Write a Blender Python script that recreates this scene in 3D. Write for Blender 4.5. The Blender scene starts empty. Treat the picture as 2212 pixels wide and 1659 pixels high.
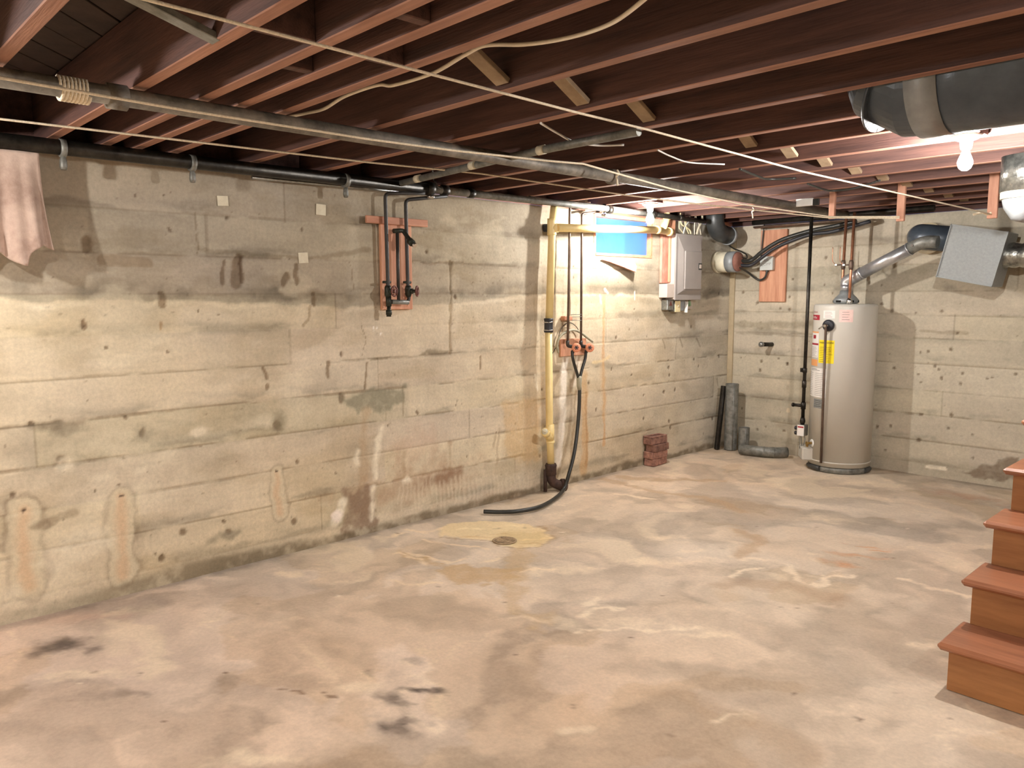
import bpy, bmesh, math, random
import numpy as np
from mathutils import Vector, Matrix
random.seed(7); RNG = np.random.RandomState(11)
S = bpy.context.scene
COL = S.collection

# ------------------------------------------------------------------ camera, world, lights, exposure
W_, H_ = 2212.0, 1659.0
F_, PIT, ROL, YAW = 1666.17, 0.11464, -0.0020014, 0.81084
CAM = Vector((4.07394, 0.0, 1.5))
fw = Vector((-math.sin(YAW)*math.cos(PIT), math.cos(YAW)*math.cos(PIT), -math.sin(PIT)))
r0 = Vector((math.cos(YAW), math.sin(YAW), 0.0)); u0 = r0.cross(fw)
rt = r0*math.cos(ROL) + u0*math.sin(ROL); up = -r0*math.sin(ROL) + u0*math.cos(ROL)
cd = bpy.data.cameras.new('camera'); cam = bpy.data.objects.new('camera', cd); COL.objects.link(cam)
cd.sensor_fit = 'HORIZONTAL'; cd.sensor_width = 36.0; cd.lens = F_/W_*36.0; cd.clip_start = 0.02
cam.matrix_world = Matrix(((rt.x, up.x, -fw.x, CAM.x), (rt.y, up.y, -fw.y, CAM.y), (rt.z, up.z, -fw.z, CAM.z), (0, 0, 0, 1)))
S.camera = cam
S.view_settings.view_transform = 'Standard'; S.view_settings.look = 'None'
S.view_settings.gamma = 1.0; S.view_settings.use_curve_mapping = False
S.view_settings.exposure = 2.15
BULB_W = [440.0, 560.0, 390.0, 740.0, 300.0, 220.0]      # emission strength of the bare bulbs, the last three are added fill
BULB_C = (1.0, 0.965, 0.925, 1.0)
wd = bpy.data.worlds.new('world'); S.world = wd; wd.use_nodes = True
wd.node_tree.nodes['Background'].inputs[0].default_value = (0.12, 0.36, 0.90, 1)
wd.node_tree.nodes['Background'].inputs[1].default_value = 1.1

def U(px, py, ax, val):
    """point of the plane axis=val that the photograph shows at pixel px, py"""
    d = fw + rt*((px-W_/2)/F_) - up*((py-H_/2)/F_)
    return CAM + d*((val-CAM[ax])/d[ax])
def PL(px, py, off=0.0): return U(px, py, 0, off)          # left wall
Y0 = 6.846
def PB(px, py, off=0.0): return U(px, py, 1, Y0-off)       # back wall
def PF(px, py, z=0.0): return U(px, py, 2, z)              # floor
def PC(px, py, z=2.2): return U(px, py, 2, z)              # joist undersides

# ------------------------------------------------------------------ materials
def lin(r, g, b):
    f = lambda c: (c/255/12.92) if c/255 <= 0.04045 else ((c/255+0.055)/1.055)**2.4
    return (f(r), f(g), f(b), 1.0)
def mat(name, c, rough=0.6, metal=0.0, var=0.12, scale=6.0, bump=0.0, bscale=60.0, stretch=(1, 1, 1), c2=None, spec=0.5, trans=0.0, emis=None, estr=0.0, alpha=1.0, randobj=0.0, objco=False):
    m = bpy.data.materials.new(name); m.use_nodes = True; nt = m.node_tree; N = nt.nodes; L = nt.links
    b = N['Principled BSDF']; b.inputs['Roughness'].default_value = rough; b.inputs['Metallic'].default_value = metal
    b.inputs['Specular IOR Level'].default_value = spec; b.inputs['Transmission Weight'].default_value = trans
    if emis: b.inputs['Emission Color'].default_value = emis; b.inputs['Emission Strength'].default_value = estr
    tc = N.new('ShaderNodeTexCoord'); mp = N.new('ShaderNodeMapping'); mp.inputs['Scale'].default_value = stretch
    geo = N.new('ShaderNodeNewGeometry')
    L.new(tc.outputs['Object'] if objco else geo.outputs['Position'], mp.inputs['Vector'])
    if c2 is None: c2 = tuple(min(1, x*(1-var*2.2)) for x in c[:3])+(1,)
    no = N.new('ShaderNodeTexNoise'); no.inputs['Scale'].default_value = scale; no.inputs['Detail'].default_value = 6; no.inputs['Roughness'].default_value = 0.65
    L.new(mp.outputs[0], no.inputs['Vector'])
    rp = N.new('ShaderNodeValToRGB'); rp.color_ramp.elements[0].position = 0.33; rp.color_ramp.elements[1].position = 0.68
    rp.color_ramp.elements[0].color = c2; rp.color_ramp.elements[1].color = c
    L.new(no.outputs[0], rp.inputs[0]); out = rp.outputs[0]
    if randobj:
        oi = N.new('ShaderNodeObjectInfo'); mr = N.new('ShaderNodeMapRange'); mr.inputs['To Min'].default_value = 1-randobj; mr.inputs['To Max'].default_value = 1+randobj*0.6
        L.new(oi.outputs['Random'], mr.inputs['Value'])
        mx = N.new('ShaderNodeVectorMath'); mx.operation = 'SCALE'; L.new(out, mx.inputs[0]); L.new(mr.outputs[0], mx.inputs['Scale']); out = mx.outputs[0]
    L.new(out, b.inputs['Base Color'])
    if bump:
        n2 = N.new('ShaderNodeTexNoise'); n2.inputs['Scale'].default_value = bscale; n2.inputs['Detail'].default_value = 4; L.new(mp.outputs[0], n2.inputs['Vector'])
        bp = N.new('ShaderNodeBump'); bp.inputs['Strength'].default_value = bump; bp.inputs['Distance'].default_value = 0.004
        L.new(n2.outputs[0], bp.inputs['Height']); L.new(bp.outputs[0], b.inputs['Normal'])
    return m
M = {}
M['joist'] = mat('joist_wood_shaded', lin(110, 76, 66), 0.75, c2=lin(70, 48, 44), scale=3.0, stretch=(0.6, 9, 9), bump=0.35, bscale=20, randobj=0.18)  # shade of the joist bays is put into this dark side colour
M['joistlit'] = mat('joist_wood_lit', lin(178, 132, 110), 0.7, c2=lin(138, 96, 80), scale=3.0, stretch=(0.6, 9, 9), bump=0.35, bscale=20, randobj=0.18)  # same timber coloured lighter, as if lit from below
M['plankx'] = mat('subfloor_wood', lin(84, 68, 60), 0.85, c2=lin(58, 47, 42), scale=5, bump=0.2, randobj=0.3)
M['brace'] = mat('pale_brace_wood', lin(174, 152, 124), 0.75, c2=lin(134, 112, 90), scale=9, bump=0.2)
M['post'] = mat('post_wood', lin(206, 156, 130), 0.7, c2=lin(176, 124, 100), scale=4, stretch=(8, 8, 1), bump=0.2)
M['board'] = mat('redwood_board', lin(220, 166, 134), 0.65, c2=lin(192, 132, 102), scale=4, stretch=(7, 7, 0.7), bump=0.25, bscale=12)
M['boardh'] = mat('redwood_strip', lin(214, 158, 128), 0.65, c2=lin(180, 120, 94), scale=4, stretch=(7, 0.8, 7), bump=0.25, bscale=12)
M['oldboard'] = mat('weathered_board', lin(206, 160, 140), 0.8, c2=lin(186, 118, 98), scale=9, stretch=(3, 3, 1), bump=0.3)
M['iron'] = mat('black_iron', lin(72, 68, 62), 0.42, 0.75, c2=lin(40, 37, 33), scale=14, bump=0.25)
M['dirtyiron'] = mat('dusty_iron', lin(146, 138, 126), 0.55, 0.2, c2=lin(84, 79, 72), scale=11, bump=0.35)
M['darkpipe'] = mat('dark_pipe', lin(58, 53, 48), 0.5, 0.0, c2=lin(34, 31, 28), scale=14, bump=0.2)
M['valve'] = mat('valve_green_iron', lin(62, 66, 56), 0.5, 0.5, c2=lin(40, 40, 34), scale=30, bump=0.4)
M['galv'] = mat('galvanised', lin(176, 178, 176), 0.32, 0.85, c2=lin(128, 130, 128), scale=24, bump=0.1)
M['galvdull'] = mat('galvanised_dull', lin(150, 150, 144), 0.5, 0.35, c2=lin(104, 104, 98), scale=20, bump=0.3)
M['flue'] = mat('bright_flue', lin(214, 216, 218), 0.32, 0.75, c2=lin(176, 178, 182), scale=10, bump=0.05)
M['duct'] = mat('black_wrapped_duct', lin(80, 90, 100), 0.34, 0.15, c2=lin(62, 70, 80), scale=7, bump=0.6, bscale=22)
M['ductdark'] = mat('dark_dusty_duct', lin(74, 76, 76), 0.4, 0.2, c2=lin(52, 54, 55), scale=7, bump=0.4, bscale=22)
M['tape'] = mat('grey_duct_tape', lin(158, 162, 164), 0.4, 0.1, c2=lin(136, 140, 142), scale=12, bump=0.2)
M['foil'] = mat('foil_duct', lin(196, 196, 188), 0.28, 0.9, c2=lin(120, 122, 118), scale=20, bump=1.0, bscale=36)
M['boxgrey'] = mat('galvanised_sheet', lin(158, 162, 162), 0.5, 0.45, c2=lin(146, 150, 150), scale=60, bump=0.05)
M['pvc'] = mat('cream_plastic', lin(244, 222, 160), 0.38, c2=lin(232, 206, 142), scale=7, var=0.04)
M['pvcw'] = mat('offwhite_plastic', lin(222, 214, 190), 0.45, c2=lin(196, 188, 164), scale=12)
M['rubber'] = mat('black_rubber', lin(48, 48, 54), 0.5, c2=lin(36, 36, 40), scale=12)
M['hose'] = mat('black_hose', lin(52, 52, 48), 0.4, c2=lin(38, 38, 35), scale=12, bump=0.2)
M['greyhose'] = mat('grey_hose', lin(176, 172, 150), 0.5, c2=lin(146, 142, 122), scale=20)
M['rust'] = mat('rusty_cast_iron', lin(92, 68, 58), 0.8, 0.2, c2=lin(56, 42, 37), scale=22, bump=0.9, bscale=70)
M['brownpipe'] = mat('tarnished_copper', lin(118, 98, 84), 0.45, 0.35, c2=lin(86, 70, 60), scale=14)
M['copper'] = mat('copper', lin(206, 146, 112), 0.32, 0.7, c2=lin(150, 100, 76), scale=16)
M['brass'] = mat('brass', lin(190, 160, 96), 0.35, 0.8, c2=lin(150, 122, 70), scale=20)
M['chrome'] = mat('chrome', lin(214, 214, 212), 0.18, 1.0, c2=lin(190, 190, 190), scale=10)
M['redwheel'] = mat('red_handwheel', lin(112, 66, 56), 0.5, 0.2, c2=lin(92, 50, 42), scale=20)
M['orangedisc'] = mat('orange_handwheel', lin(240, 164, 128), 0.5, c2=lin(222, 140, 104), scale=20)
M['panel'] = mat('panel_paint', lin(158, 150, 144), 0.45, c2=lin(148, 141, 136), scale=4, var=0.03)
M['panelL'] = mat('panel_box_paint', lin(206, 192, 180), 0.5, c2=lin(192, 178, 166), scale=4, var=0.03)
M['cream'] = mat('cream_plate', lin(244, 228, 184), 0.4, c2=lin(226, 208, 160), scale=10)
M['white'] = mat('white_paint', lin(238, 236, 230), 0.45, c2=lin(224, 222, 216), scale=9)
M['whiteplastic'] = mat('pale_grey_plastic', lin(206, 210, 206), 0.45, c2=lin(190, 194, 190), scale=9)
M['cable'] = mat('white_cable', lin(242, 230, 208), 0.5, c2=lin(222, 208, 186), scale=20)
M['rope'] = mat('cotton_rope', lin(248, 236, 212), 0.85, c2=lin(220, 204, 176), scale=120, bump=0.6, bscale=200)
M['tank'] = mat('tank_enamel', lin(204, 200, 190), 0.36, c2=lin(198, 194, 184), scale=2, var=0.02)
M['tankdark'] = mat('tank_base', lin(70, 70, 68), 0.5, c2=lin(50, 50, 48), scale=10)
M['label'] = mat('white_label', lin(236, 232, 226), 0.5, c2=lin(228, 224, 218), scale=10)
M['pinklabel'] = mat('pink_label', lin(240, 214, 206), 0.5, c2=lin(232, 196, 190), scale=40)
M['yellow'] = mat('yellow_label', lin(250, 226, 40), 0.5, c2=lin(244, 214, 34), scale=10)
M['red'] = mat('red_ink', lin(172, 44, 60), 0.5, c2=lin(160, 40, 54), scale=10)
M['orange'] = mat('orange_ink', lin(236, 170, 110), 0.5, c2=lin(230, 160, 100), scale=10)
M['ink'] = mat('black_ink', lin(40, 36, 34), 0.6, c2=lin(34, 30, 30), scale=10)
M['greyink'] = mat('grey_ink', lin(150, 146, 140), 0.6, c2=lin(140, 136, 130), scale=10)
M['brick'] = mat('red_brick', lin(178, 132, 114), 0.85, c2=lin(116, 82, 72), scale=26, bump=0.8, bscale=80, randobj=0.35)
M['tread'] = mat('tread_wood', lin(174, 116, 84), 0.33, c2=lin(142, 90, 64), scale=4, stretch=(0.6, 9, 9), bump=0.1, bscale=14)
M['riser'] = mat('riser_wood', lin(178, 124, 76), 0.5, c2=lin(146, 96, 56), scale=3.5, stretch=(0.6, 9, 5), bump=0.15, bscale=14)
M['stringer'] = mat('stringer_wood', lin(170, 104, 60), 0.6, c2=lin(140, 80, 44), scale=4, stretch=(4, 1, 4))
M['cloth'] = mat('stained_cloth', lin(218, 194, 178), 0.9, c2=lin(150, 122, 108), scale=4.2, bump=0.3, bscale=120)
M['frame'] = mat('window_frame_wood', lin(232, 172, 130), 0.6, c2=lin(200, 132, 96), scale=12, bump=0.2)
M['drain'] = mat('drain_grate', lin(206, 180, 144), 0.6, 0.3, c2=lin(130, 108, 84), scale=20, bump=0.4)
M['hole'] = mat('dark_void', lin(24, 22, 20), 0.9, c2=lin(18, 16, 15), scale=5)
M['plug'] = mat('brown_putty', lin(150, 104, 90), 0.8, c2=lin(128, 84, 72), scale=20, bump=0.5)
M['paper'] = mat('aged_paper', lin(228, 220, 198), 0.9, c2=lin(214, 204, 180), scale=30)
M['porcelain'] = mat('porcelain', lin(236, 232, 224), 0.3, c2=lin(226, 222, 214), scale=6)
M['green'] = mat('green_plastic', lin(150, 176, 140), 0.5, c2=lin(120, 150, 112), scale=10)
M['teal'] = mat('teal_pipe', lin(70, 96, 100), 0.4, 0.4, c2=lin(48, 66, 70), scale=8)
M['outwood'] = mat('outside_fence', lin(120, 160, 190), 0.8, c2=lin(90, 130, 165), scale=8)

def bulb_mat(i):
    m = bpy.data.materials.new('lit_bulb'); m.use_nodes = True; N = m.node_tree.nodes; N.clear()
    e = N.new('ShaderNodeEmission'); o = N.new('ShaderNodeOutputMaterial'); e.inputs[0].default_value = BULB_C; e.inputs[1].default_value = BULB_W[i]
    m.node_tree.links.new(e.outputs[0], o.inputs[0]); return m
def glass_mat():
    m = bpy.data.materials.new('frosted_glass'); m.use_nodes = True; b = m.node_tree.nodes['Principled BSDF']
    b.inputs['Base Color'].default_value = (0.80, 0.93, 1.0, 1); b.inputs['Roughness'].default_value = 0.12; b.inputs['Transmission Weight'].default_value = 1.0; b.inputs['IOR'].default_value = 1.2
    N = m.node_tree.nodes; L = m.node_tree.links
    n = N.new('ShaderNodeTexNoise'); n.inputs['Scale'].default_value = 9; g = N.new('ShaderNodeNewGeometry'); L.new(g.outputs['Position'], n.inputs['Vector'])
    bp = N.new('ShaderNodeBump'); bp.inputs['Strength'].default_value = 0.4; bp.inputs['Distance'].default_value = 0.02; L.new(n.outputs[0], bp.inputs['Height']); L.new(bp.outputs[0], b.inputs['Normal'])
    tl = N.new('ShaderNodeBsdfTranslucent'); tl.inputs[0].default_value = (0.80, 0.92, 1.0, 1); mx = N.new('ShaderNodeMixShader'); mx.inputs[0].default_value = 0.55
    o = [n_ for n_ in N if n_.type == 'OUTPUT_MATERIAL'][0]; L.new(b.outputs[0], mx.inputs[1]); L.new(tl.outputs[0], mx.inputs[2]); L.new(mx.outputs[0], o.inputs[0])
    return m
M['glass'] = glass_mat()
def concrete_mat(name, fine=0.10, bump=0.5, rough=0.85):
    m = bpy.data.materials.new(name); m.use_nodes = True; nt = m.node_tree; N = nt.nodes; L = nt.links; b = N['Principled BSDF']
    b.inputs['Roughness'].default_value = rough; b.inputs['Specular IOR Level'].default_value = 0.25
    at = N.new('ShaderNodeAttribute'); at.attribute_name = 'Col'; g = N.new('ShaderNodeNewGeometry')
    n1 = N.new('ShaderNodeTexNoise'); n1.inputs['Scale'].default_value = 55; n1.inputs['Detail'].default_value = 7; n1.inputs['Roughness'].default_value = 0.7
    L.new(g.outputs['Position'], n1.inputs['Vector'])
    mr = N.new('ShaderNodeMapRange'); mr.inputs['From Min'].default_value = 0.3; mr.inputs['From Max'].default_value = 0.7; mr.inputs['To Min'].default_value = 1-fine; mr.inputs['To Max'].default_value = 1+fine
    L.new(n1.outputs[0], mr.inputs['Value'])
    vm = N.new('ShaderNodeVectorMath'); vm.operation = 'SCALE'; L.new(at.outputs['Color'], vm.inputs[0]); L.new(mr.outputs[0], vm.inputs['Scale']); L.new(vm.outputs[0], b.inputs['Base Color'])
    bp = N.new('ShaderNodeBump'); bp.inputs['Strength'].default_value = bump; bp.inputs['Distance'].default_value = 0.003; L.new(n1.outputs[0], bp.inputs['Height']); L.new(bp.outputs[0], b.inputs['Normal'])
    return m
M['concwall'] = concrete_mat('board_formed_concrete', 0.12, 0.6); M['concfloor'] = concrete_mat('floor_concrete', 0.10, 0.4, 0.7)
M['conc'] = mat('plain_concrete', lin(196, 180, 150), 0.9, c2=lin(170, 154, 126), scale=3, bump=0.4)

# ------------------------------------------------------------------ geometry helpers
ORG = {}
def org(o): return ORG.get(o.name, Vector((0, 0, 0))) if o else Vector((0, 0, 0))
def tag(o, label=None, cat=None, group=None, kind=None):
    if label: o['label'] = label
    if cat: o['category'] = cat
    if group: o['group'] = group
    if kind: o['kind'] = kind
    return o
def thing(name, loc, label, cat, group=None, kind=None):
    o = bpy.data.objects.new(name, None); o.empty_display_size = 0.05; COL.objects.link(o); o.location = loc; ORG[o.name] = Vector(loc)
    return tag(o, label, cat, group, kind)
class G:
    def __init__(s): s.bm = bmesh.new()
    def box(s, c, size, rot=None, bev=0.0):
        r = bmesh.ops.create_cube(s.bm, size=1.0); vs = r['verts']
        for v in vs: v.co = Vector((v.co.x*size[0], v.co.y*size[1], v.co.z*size[2]))
        if bev:
            es = list({e for v in vs for e in v.link_edges})
            rr = bmesh.ops.bevel(s.bm, geom=es, offset=bev, segments=1, affect='EDGES', profile=0.5)
            vs = list({v for f in rr['faces'] for v in f.verts} | {v for v in vs if v.is_valid})
        for v in vs:
            co = v.co.copy()
            if rot is not None: co = rot @ co
            v.co = co + Vector(c)
        return s
    def span(s, a, b, bev=0.0):
        a, b = Vector(a), Vector(b); return s.box((a+b)/2, [abs(x) for x in (b-a)], bev=bev)
    def tube(s, pts, r, seg=12, cap=True, smooth=True):
        pts = [Vector(p) for p in pts]; n = len(pts); rs = r if isinstance(r, (list, tuple)) else [r]*n
        T = []
        for i in range(n):
            a = pts[max(0, i-1)]; b = pts[min(n-1, i+1)]; t = (b-a)
            if t.length < 1e-9: t = Vector((0, 0, 1))
            T.append(t.normalized())
        t = T[0]; ref = Vector((0, 0, 1)) if abs(t.z) < 0.9 else Vector((1, 0, 0)); u = t.cross(ref).normalized(); rings = []
        for i in range(n):
            t = T[i]; u = (u - t*u.dot(t)); u = u.normalized() if u.length > 1e-6 else t.orthogonal().normalized(); w = t.cross(u)
            rings.append([s.bm.verts.new(pts[i] + (u*math.cos(2*math.pi*k/seg) + w*math.sin(2*math.pi*k/seg))*rs[i]) for k in range(seg)])
        for i in range(n-1):
            for k in range(seg):
                f = s.bm.faces.new((rings[i][k], rings[i][(k+1) % seg], rings[i+1][(k+1) % seg], rings[i+1][k])); f.smooth = smooth
        if cap:
            s.bm.faces.new(rings[0][::-1]); s.bm.faces.new(rings[-1])
        return s
    def lathe(s, prof, c, axis=(0, 0, 1), seg=24, smooth=True):
        c = Vector(c); ax = Vector(axis).normalized(); q = Vector((0, 0, 1)).rotation_difference(ax).to_matrix(); rings = []
        for (r, h) in prof:
            rings.append([s.bm.verts.new(c + q @ Vector((max(r, 1e-4)*math.cos(2*math.pi*k/seg), max(r, 1e-4)*math.sin(2*math.pi*k/seg), h))) for k in range(seg)])
        for i in range(len(prof)-1):
            for k in range(seg):
                f = s.bm.faces.new((rings[i][k], rings[i][(k+1) % seg], rings[i+1][(k+1) % seg], rings[i+1][k])); f.smooth = smooth
        if prof[0][0] > 1e-3: s.bm.faces.new(rings[0][::-1])
        if prof[-1][0] > 1e-3: s.bm.faces.new(rings[-1])
        return s
    def prism(s, poly, ext):
        ext = Vector(ext); a = [s.bm.verts.new(Vector(p)) for p in poly]; b = [s.bm.verts.new(Vector(p)+ext) for p in poly]; n = len(poly)
        s.bm.faces.new(a[::-1]); s.bm.faces.new(b)
        for i in range(n): s.bm.faces.new((a[i], a[(i+1) % n], b[(i+1) % n], b[i]))
        return s
    def build(s, name, m, parent=None, at=None):
        bmesh.ops.recalc_face_normals(s.bm, faces=s.bm.faces[:])
        me = bpy.data.meshes.new(name)
        if parent is not None: o0 = org(parent)
        elif at is not None: o0 = Vector(at)
        else:
            cs = [v.co for v in s.bm.verts]; o0 = Vector(((min(c.x for c in cs)+max(c.x for c in cs))/2, (min(c.y for c in cs)+max(c.y for c in cs))/2, min(c.z for c in cs)))
        po = o0
        for v in s.bm.verts: v.co -= po
        s.bm.to_mesh(me); s.bm.free(); me.materials.append(M[m] if isinstance(m, str) else m)
        o = bpy.data.objects.new(name, me); COL.objects.link(o)
        if parent is not None: o.parent = parent; ORG[o.name] = org(parent)
        else: o.location = o0; ORG[o.name] = o0
        return o
def fillet(pts, r, n=5):
    pts = [Vector(p) for p in pts]; out = [pts[0]]
    for i in range(1, len(pts)-1):
        a, b, c = pts[i-1], pts[i], pts[i+1]; d1 = (a-b); d2 = (c-b); k = min(r, d1.length*0.48, d2.length*0.48)
        p0 = b + d1.normalized()*k; p2 = b + d2.normalized()*k
        for j in range(n+1):
            t = j/n; out.append(p0*(1-t)**2 + b*2*t*(1-t) + p2*t*t)
    out.append(pts[-1]); return out
def smoothpath(pts, n=8):
    P = [Vector(p) for p in pts]; P = [P[0]*2-P[1]] + P + [P[-1]*2-P[-2]]; out = []
    for i in range(1, len(P)-2):
        for j in range(n):
            t = j/n; a, b, c, d = P[i-1], P[i], P[i+1], P[i+2]
            out.append(0.5*((2*b) + (c-a)*t + (2*a-5*b+4*c-d)*t*t + (3*b-a-3*c+d)*t**3))
    out.append(P[-2]); return out
def rotm(axis, deg): return Matrix.Rotation(math.radians(deg), 3, axis)
def copyo(o, loc=None, parent='same'):
    c = o.copy(); COL.objects.link(c)
    if parent != 'same': c.parent = parent
    if loc is not None: c.location = loc
    return c
def text_geo(txt, size, ext=0.0):
    cu = bpy.data.curves.new('t', 'FONT'); cu.body = txt; cu.size = size; cu.align_x = 'CENTER'; cu.align_y = 'CENTER'; cu.resolution_u = 2; cu.extrude = ext
    ob = bpy.data.objects.new('t', cu); COL.objects.link(ob); dg = bpy.context.evaluated_depsgraph_get(); dg.update()
    me = bpy.data.meshes.new_from_object(ob.evaluated_get(dg)); vs = [v.co.copy() for v in me.vertices]; fs = [tuple(p.vertices) for p in me.polygons]
    COL.objects.unlink(ob); bpy.data.objects.remove(ob); bpy.data.curves.remove(cu); bpy.data.meshes.remove(me); return vs, fs
def text_into(g, txt, size, fn):
    vs, fs = text_geo(txt, size); bv = [g.bm.verts.new(fn(v)) for v in vs]
    for f in fs:
        try: g.bm.faces.new([bv[i] for i in f])
        except ValueError: pass

# ------------------------------------------------------------------ numpy surface painting
def vnoise(X, Y, seed):
    xi = np.floor(X).astype(int); yi = np.floor(Y).astype(int); fx = X-xi; fy = Y-yi
    fx = fx*fx*(3-2*fx); fy = fy*fy*(3-2*fy)
    T = np.random.RandomState(seed).rand(256, 256)
    g = lambda a, b: T[a % 256, b % 256]
    return (g(xi, yi)*(1-fx)+g(xi+1, yi)*fx)*(1-fy)+(g(xi, yi+1)*(1-fx)+g(xi+1, yi+1)*fx)*fy
def fbm(X, Y, seed, octv=5, gain=0.55):
    s = 0; a = 1; t = 0
    for i in range(octv):
        s = s + a*vnoise(X*2**i+17.3*i, Y*2**i+9.1*i, seed+i); t += a; a *= gain
    return s/t
def sst(a, b, x):
    t = np.clip((x-a)/(b-a), 0, 1); return t*t*(3-2*t)
class Surf:
    def __init__(s, a0, a1, b0, b1, step, base, warp=0.02):
        s.na = int((a1-a0)/step)+1; s.nb = int((b1-b0)/step)+1
        s.a = np.linspace(a0, a1, s.na); s.b = np.linspace(b0, b1, s.nb); s.A, s.B = np.meshgrid(s.a, s.b)
        s.C = np.ones(s.A.shape+(3,))*np.array(base[:3]); s.H = np.zeros(s.A.shape); s.N = fbm(s.A*14, s.B*14, 91, 4); s.O = (s.A.copy(), s.B.copy())
        s.T = np.clip(0.40+1.15*fbm(s.A*24, s.B*24, 211, 4), 0, 1)
        s.A = s.A + warp*(fbm(s.O[0]*8, s.O[1]*8, 201, 5)-0.5); s.B = s.B + warp*(fbm(s.O[0]*8+9, s.O[1]*8+4, 207, 5)-0.5); s.WP = (s.A, s.B)
    def win(s, a0, a1, b0, b1):
        i0, i1 = np.searchsorted(s.a, [a0, a1]); j0, j1 = np.searchsorted(s.b, [b0, b1]); return slice(j0, j1), slice(i0, i1)
    def put(s, w, m, col, h=0.0):
        c = np.array(col[:3]); s.C[w] = s.C[w]*(1-m[..., None]) + c*m[..., None]
        if h: s.H[w] += m*h
    def mul(s, w, m, k):
        s.C[w] = s.C[w]*(1-m[..., None]*(1-np.array(k)))
    def ell(s, ca, cb, ra, rb, col, al=1.0, soft=0.4, rag=0.0, ang=0.0, h=0.0, mul=False):
        R = max(ra, rb)*1.35; w = s.win(ca-R, ca+R, cb-R, cb+R)
        if s.A[w].size == 0: return
        x = s.A[w]-ca; y = s.B[w]-cb; c, n = math.cos(ang), math.sin(ang); x, y = x*c+y*n, -x*n+y*c
        d = np.sqrt((x/ra)**2+(y/rb)**2) + rag*(s.N[w]-0.5)*2
        m = (1-sst(1-soft, 1.0, d))*al
        if rag > 0.35: m = m*s.T[w]
        if mul: s.mul(w, m, col); s.H[w] += m*h
        else: s.put(w, m, col, h)
    def stroke(s, pts, wd, col, al=1.0, soft=0.6, rag=0.0, h=0.0, mul=False, gate=0.0):
        pts = [tuple(p) for p in pts]; xs = [p[0] for p in pts]; ys = [p[1] for p in pts]; R = wd*1.6+0.01
        w = s.win(min(xs)-R, max(xs)+R, min(ys)-R, max(ys)+R)
        if s.A[w].size == 0: return
        X = s.A[w]; Y = s.B[w]; D = np.full(X.shape, 9.0)
        for (x0, y0), (x1, y1) in zip(pts[:-1], pts[1:]):
            dx, dy = x1-x0, y1-y0; L2 = dx*dx+dy*dy+1e-12; t = np.clip(((X-x0)*dx+(Y-y0)*dy)/L2, 0, 1)
            D = np.minimum(D, np.hypot(X-x0-t*dx, Y-y0-t*dy))
        d = D/wd + rag*(s.N[w]-0.5)*2; m = (1-sst(1-soft, 1.0, d))*al
        if rag > 0.35 and not gate: m = m*s.T[w]
        if gate: m = m*sst(gate, gate+0.12, fbm(X*5, Y*30, 55, 3))
        if mul: s.mul(w, m, col); s.H[w] += m*h
        else: s.put(w, m, col, h)
    def poly(s, pts, col, al=1.0, soft=0.02, rag=0.0, h=0.0, mul=False):
        xs = [p[0] for p in pts]; ys = [p[1] for p in pts]; w = s.win(min(xs)-0.1, max(xs)+0.1, min(ys)-0.1, max(ys)+0.1)
        X = s.A[w]; Y = s.B[w]; ins = np.zeros(X.shape, bool); D = np.full(X.shape, 9.0); n = len(pts)
        for i in range(n):
            (x0, y0), (x1, y1) = pts[i], pts[(i+1) % n]
            cnd = ((y0 > Y) != (y1 > Y)); ins ^= cnd & (X < (x1-x0)*(Y-y0)/((y1-y0) if y1 != y0 else 1e-9)+x0)
            dx, dy = x1-x0, y1-y0; t = np.clip(((X-x0)*dx+(Y-y0)*dy)/(dx*dx+dy*dy+1e-12), 0, 1); D = np.minimum(D, np.hypot(X-x0-t*dx, Y-y0-t*dy))
        sd = np.where(ins, D, -D) + rag*(s.N[w]-0.5)*2; m = sst(-soft, soft, sd)*al
        if rag >= 0.03: m = m*s.T[w]
        if mul: s.mul(w, m, col); s.H[w] += m*h
        else: s.put(w, m, col, h)
    def mesh(s, name, fn, m, hole=None, flip=False):
        nb, na = s.A.shape; s.A, s.B = s.O; P = np.stack(fn(s.A, s.B, s.H), -1).reshape(-1, 3).astype(np.float32)
        idx = np.arange(na*nb).reshape(nb, na); q = np.stack([idx[:-1, :-1], idx[:-1, 1:], idx[1:, 1:], idx[1:, :-1]], -1)
        if flip: q = q[..., ::-1]
        if hole is not None:
            ca = (s.A[:-1, :-1]+s.A[1:, 1:])/2; cb = (s.B[:-1, :-1]+s.B[1:, 1:])/2; keep = ~((ca > hole[0]) & (ca < hole[1]) & (cb > hole[2]) & (cb < hole[3])); q = q[keep]
        q = q.reshape(-1, 4); me = bpy.data.meshes.new(name); me.vertices.add(len(P)); me.vertices.foreach_set('co', P.ravel())
        me.loops.add(q.size); me.loops.foreach_set('vertex_index', q.ravel().astype(np.int32)); me.polygons.add(len(q))
        me.polygons.foreach_set('loop_start', np.arange(0, q.size, 4, dtype=np.int32)); me.polygons.foreach_set('use_smooth', np.ones(len(q), bool))
        me.update(calc_edges=True)
        at = me.color_attributes.new('Col', 'FLOAT_COLOR', 'POINT'); c4 = np.ones((len(P), 4), np.float32); c4[:, :3] = np.clip(s.C.reshape(-1, 3), 0, 1); at.data.foreach_set('color', c4.ravel())
        me.materials.append(M[m]); o = bpy.data.objects.new(name, me); COL.objects.link(o); return o

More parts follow.
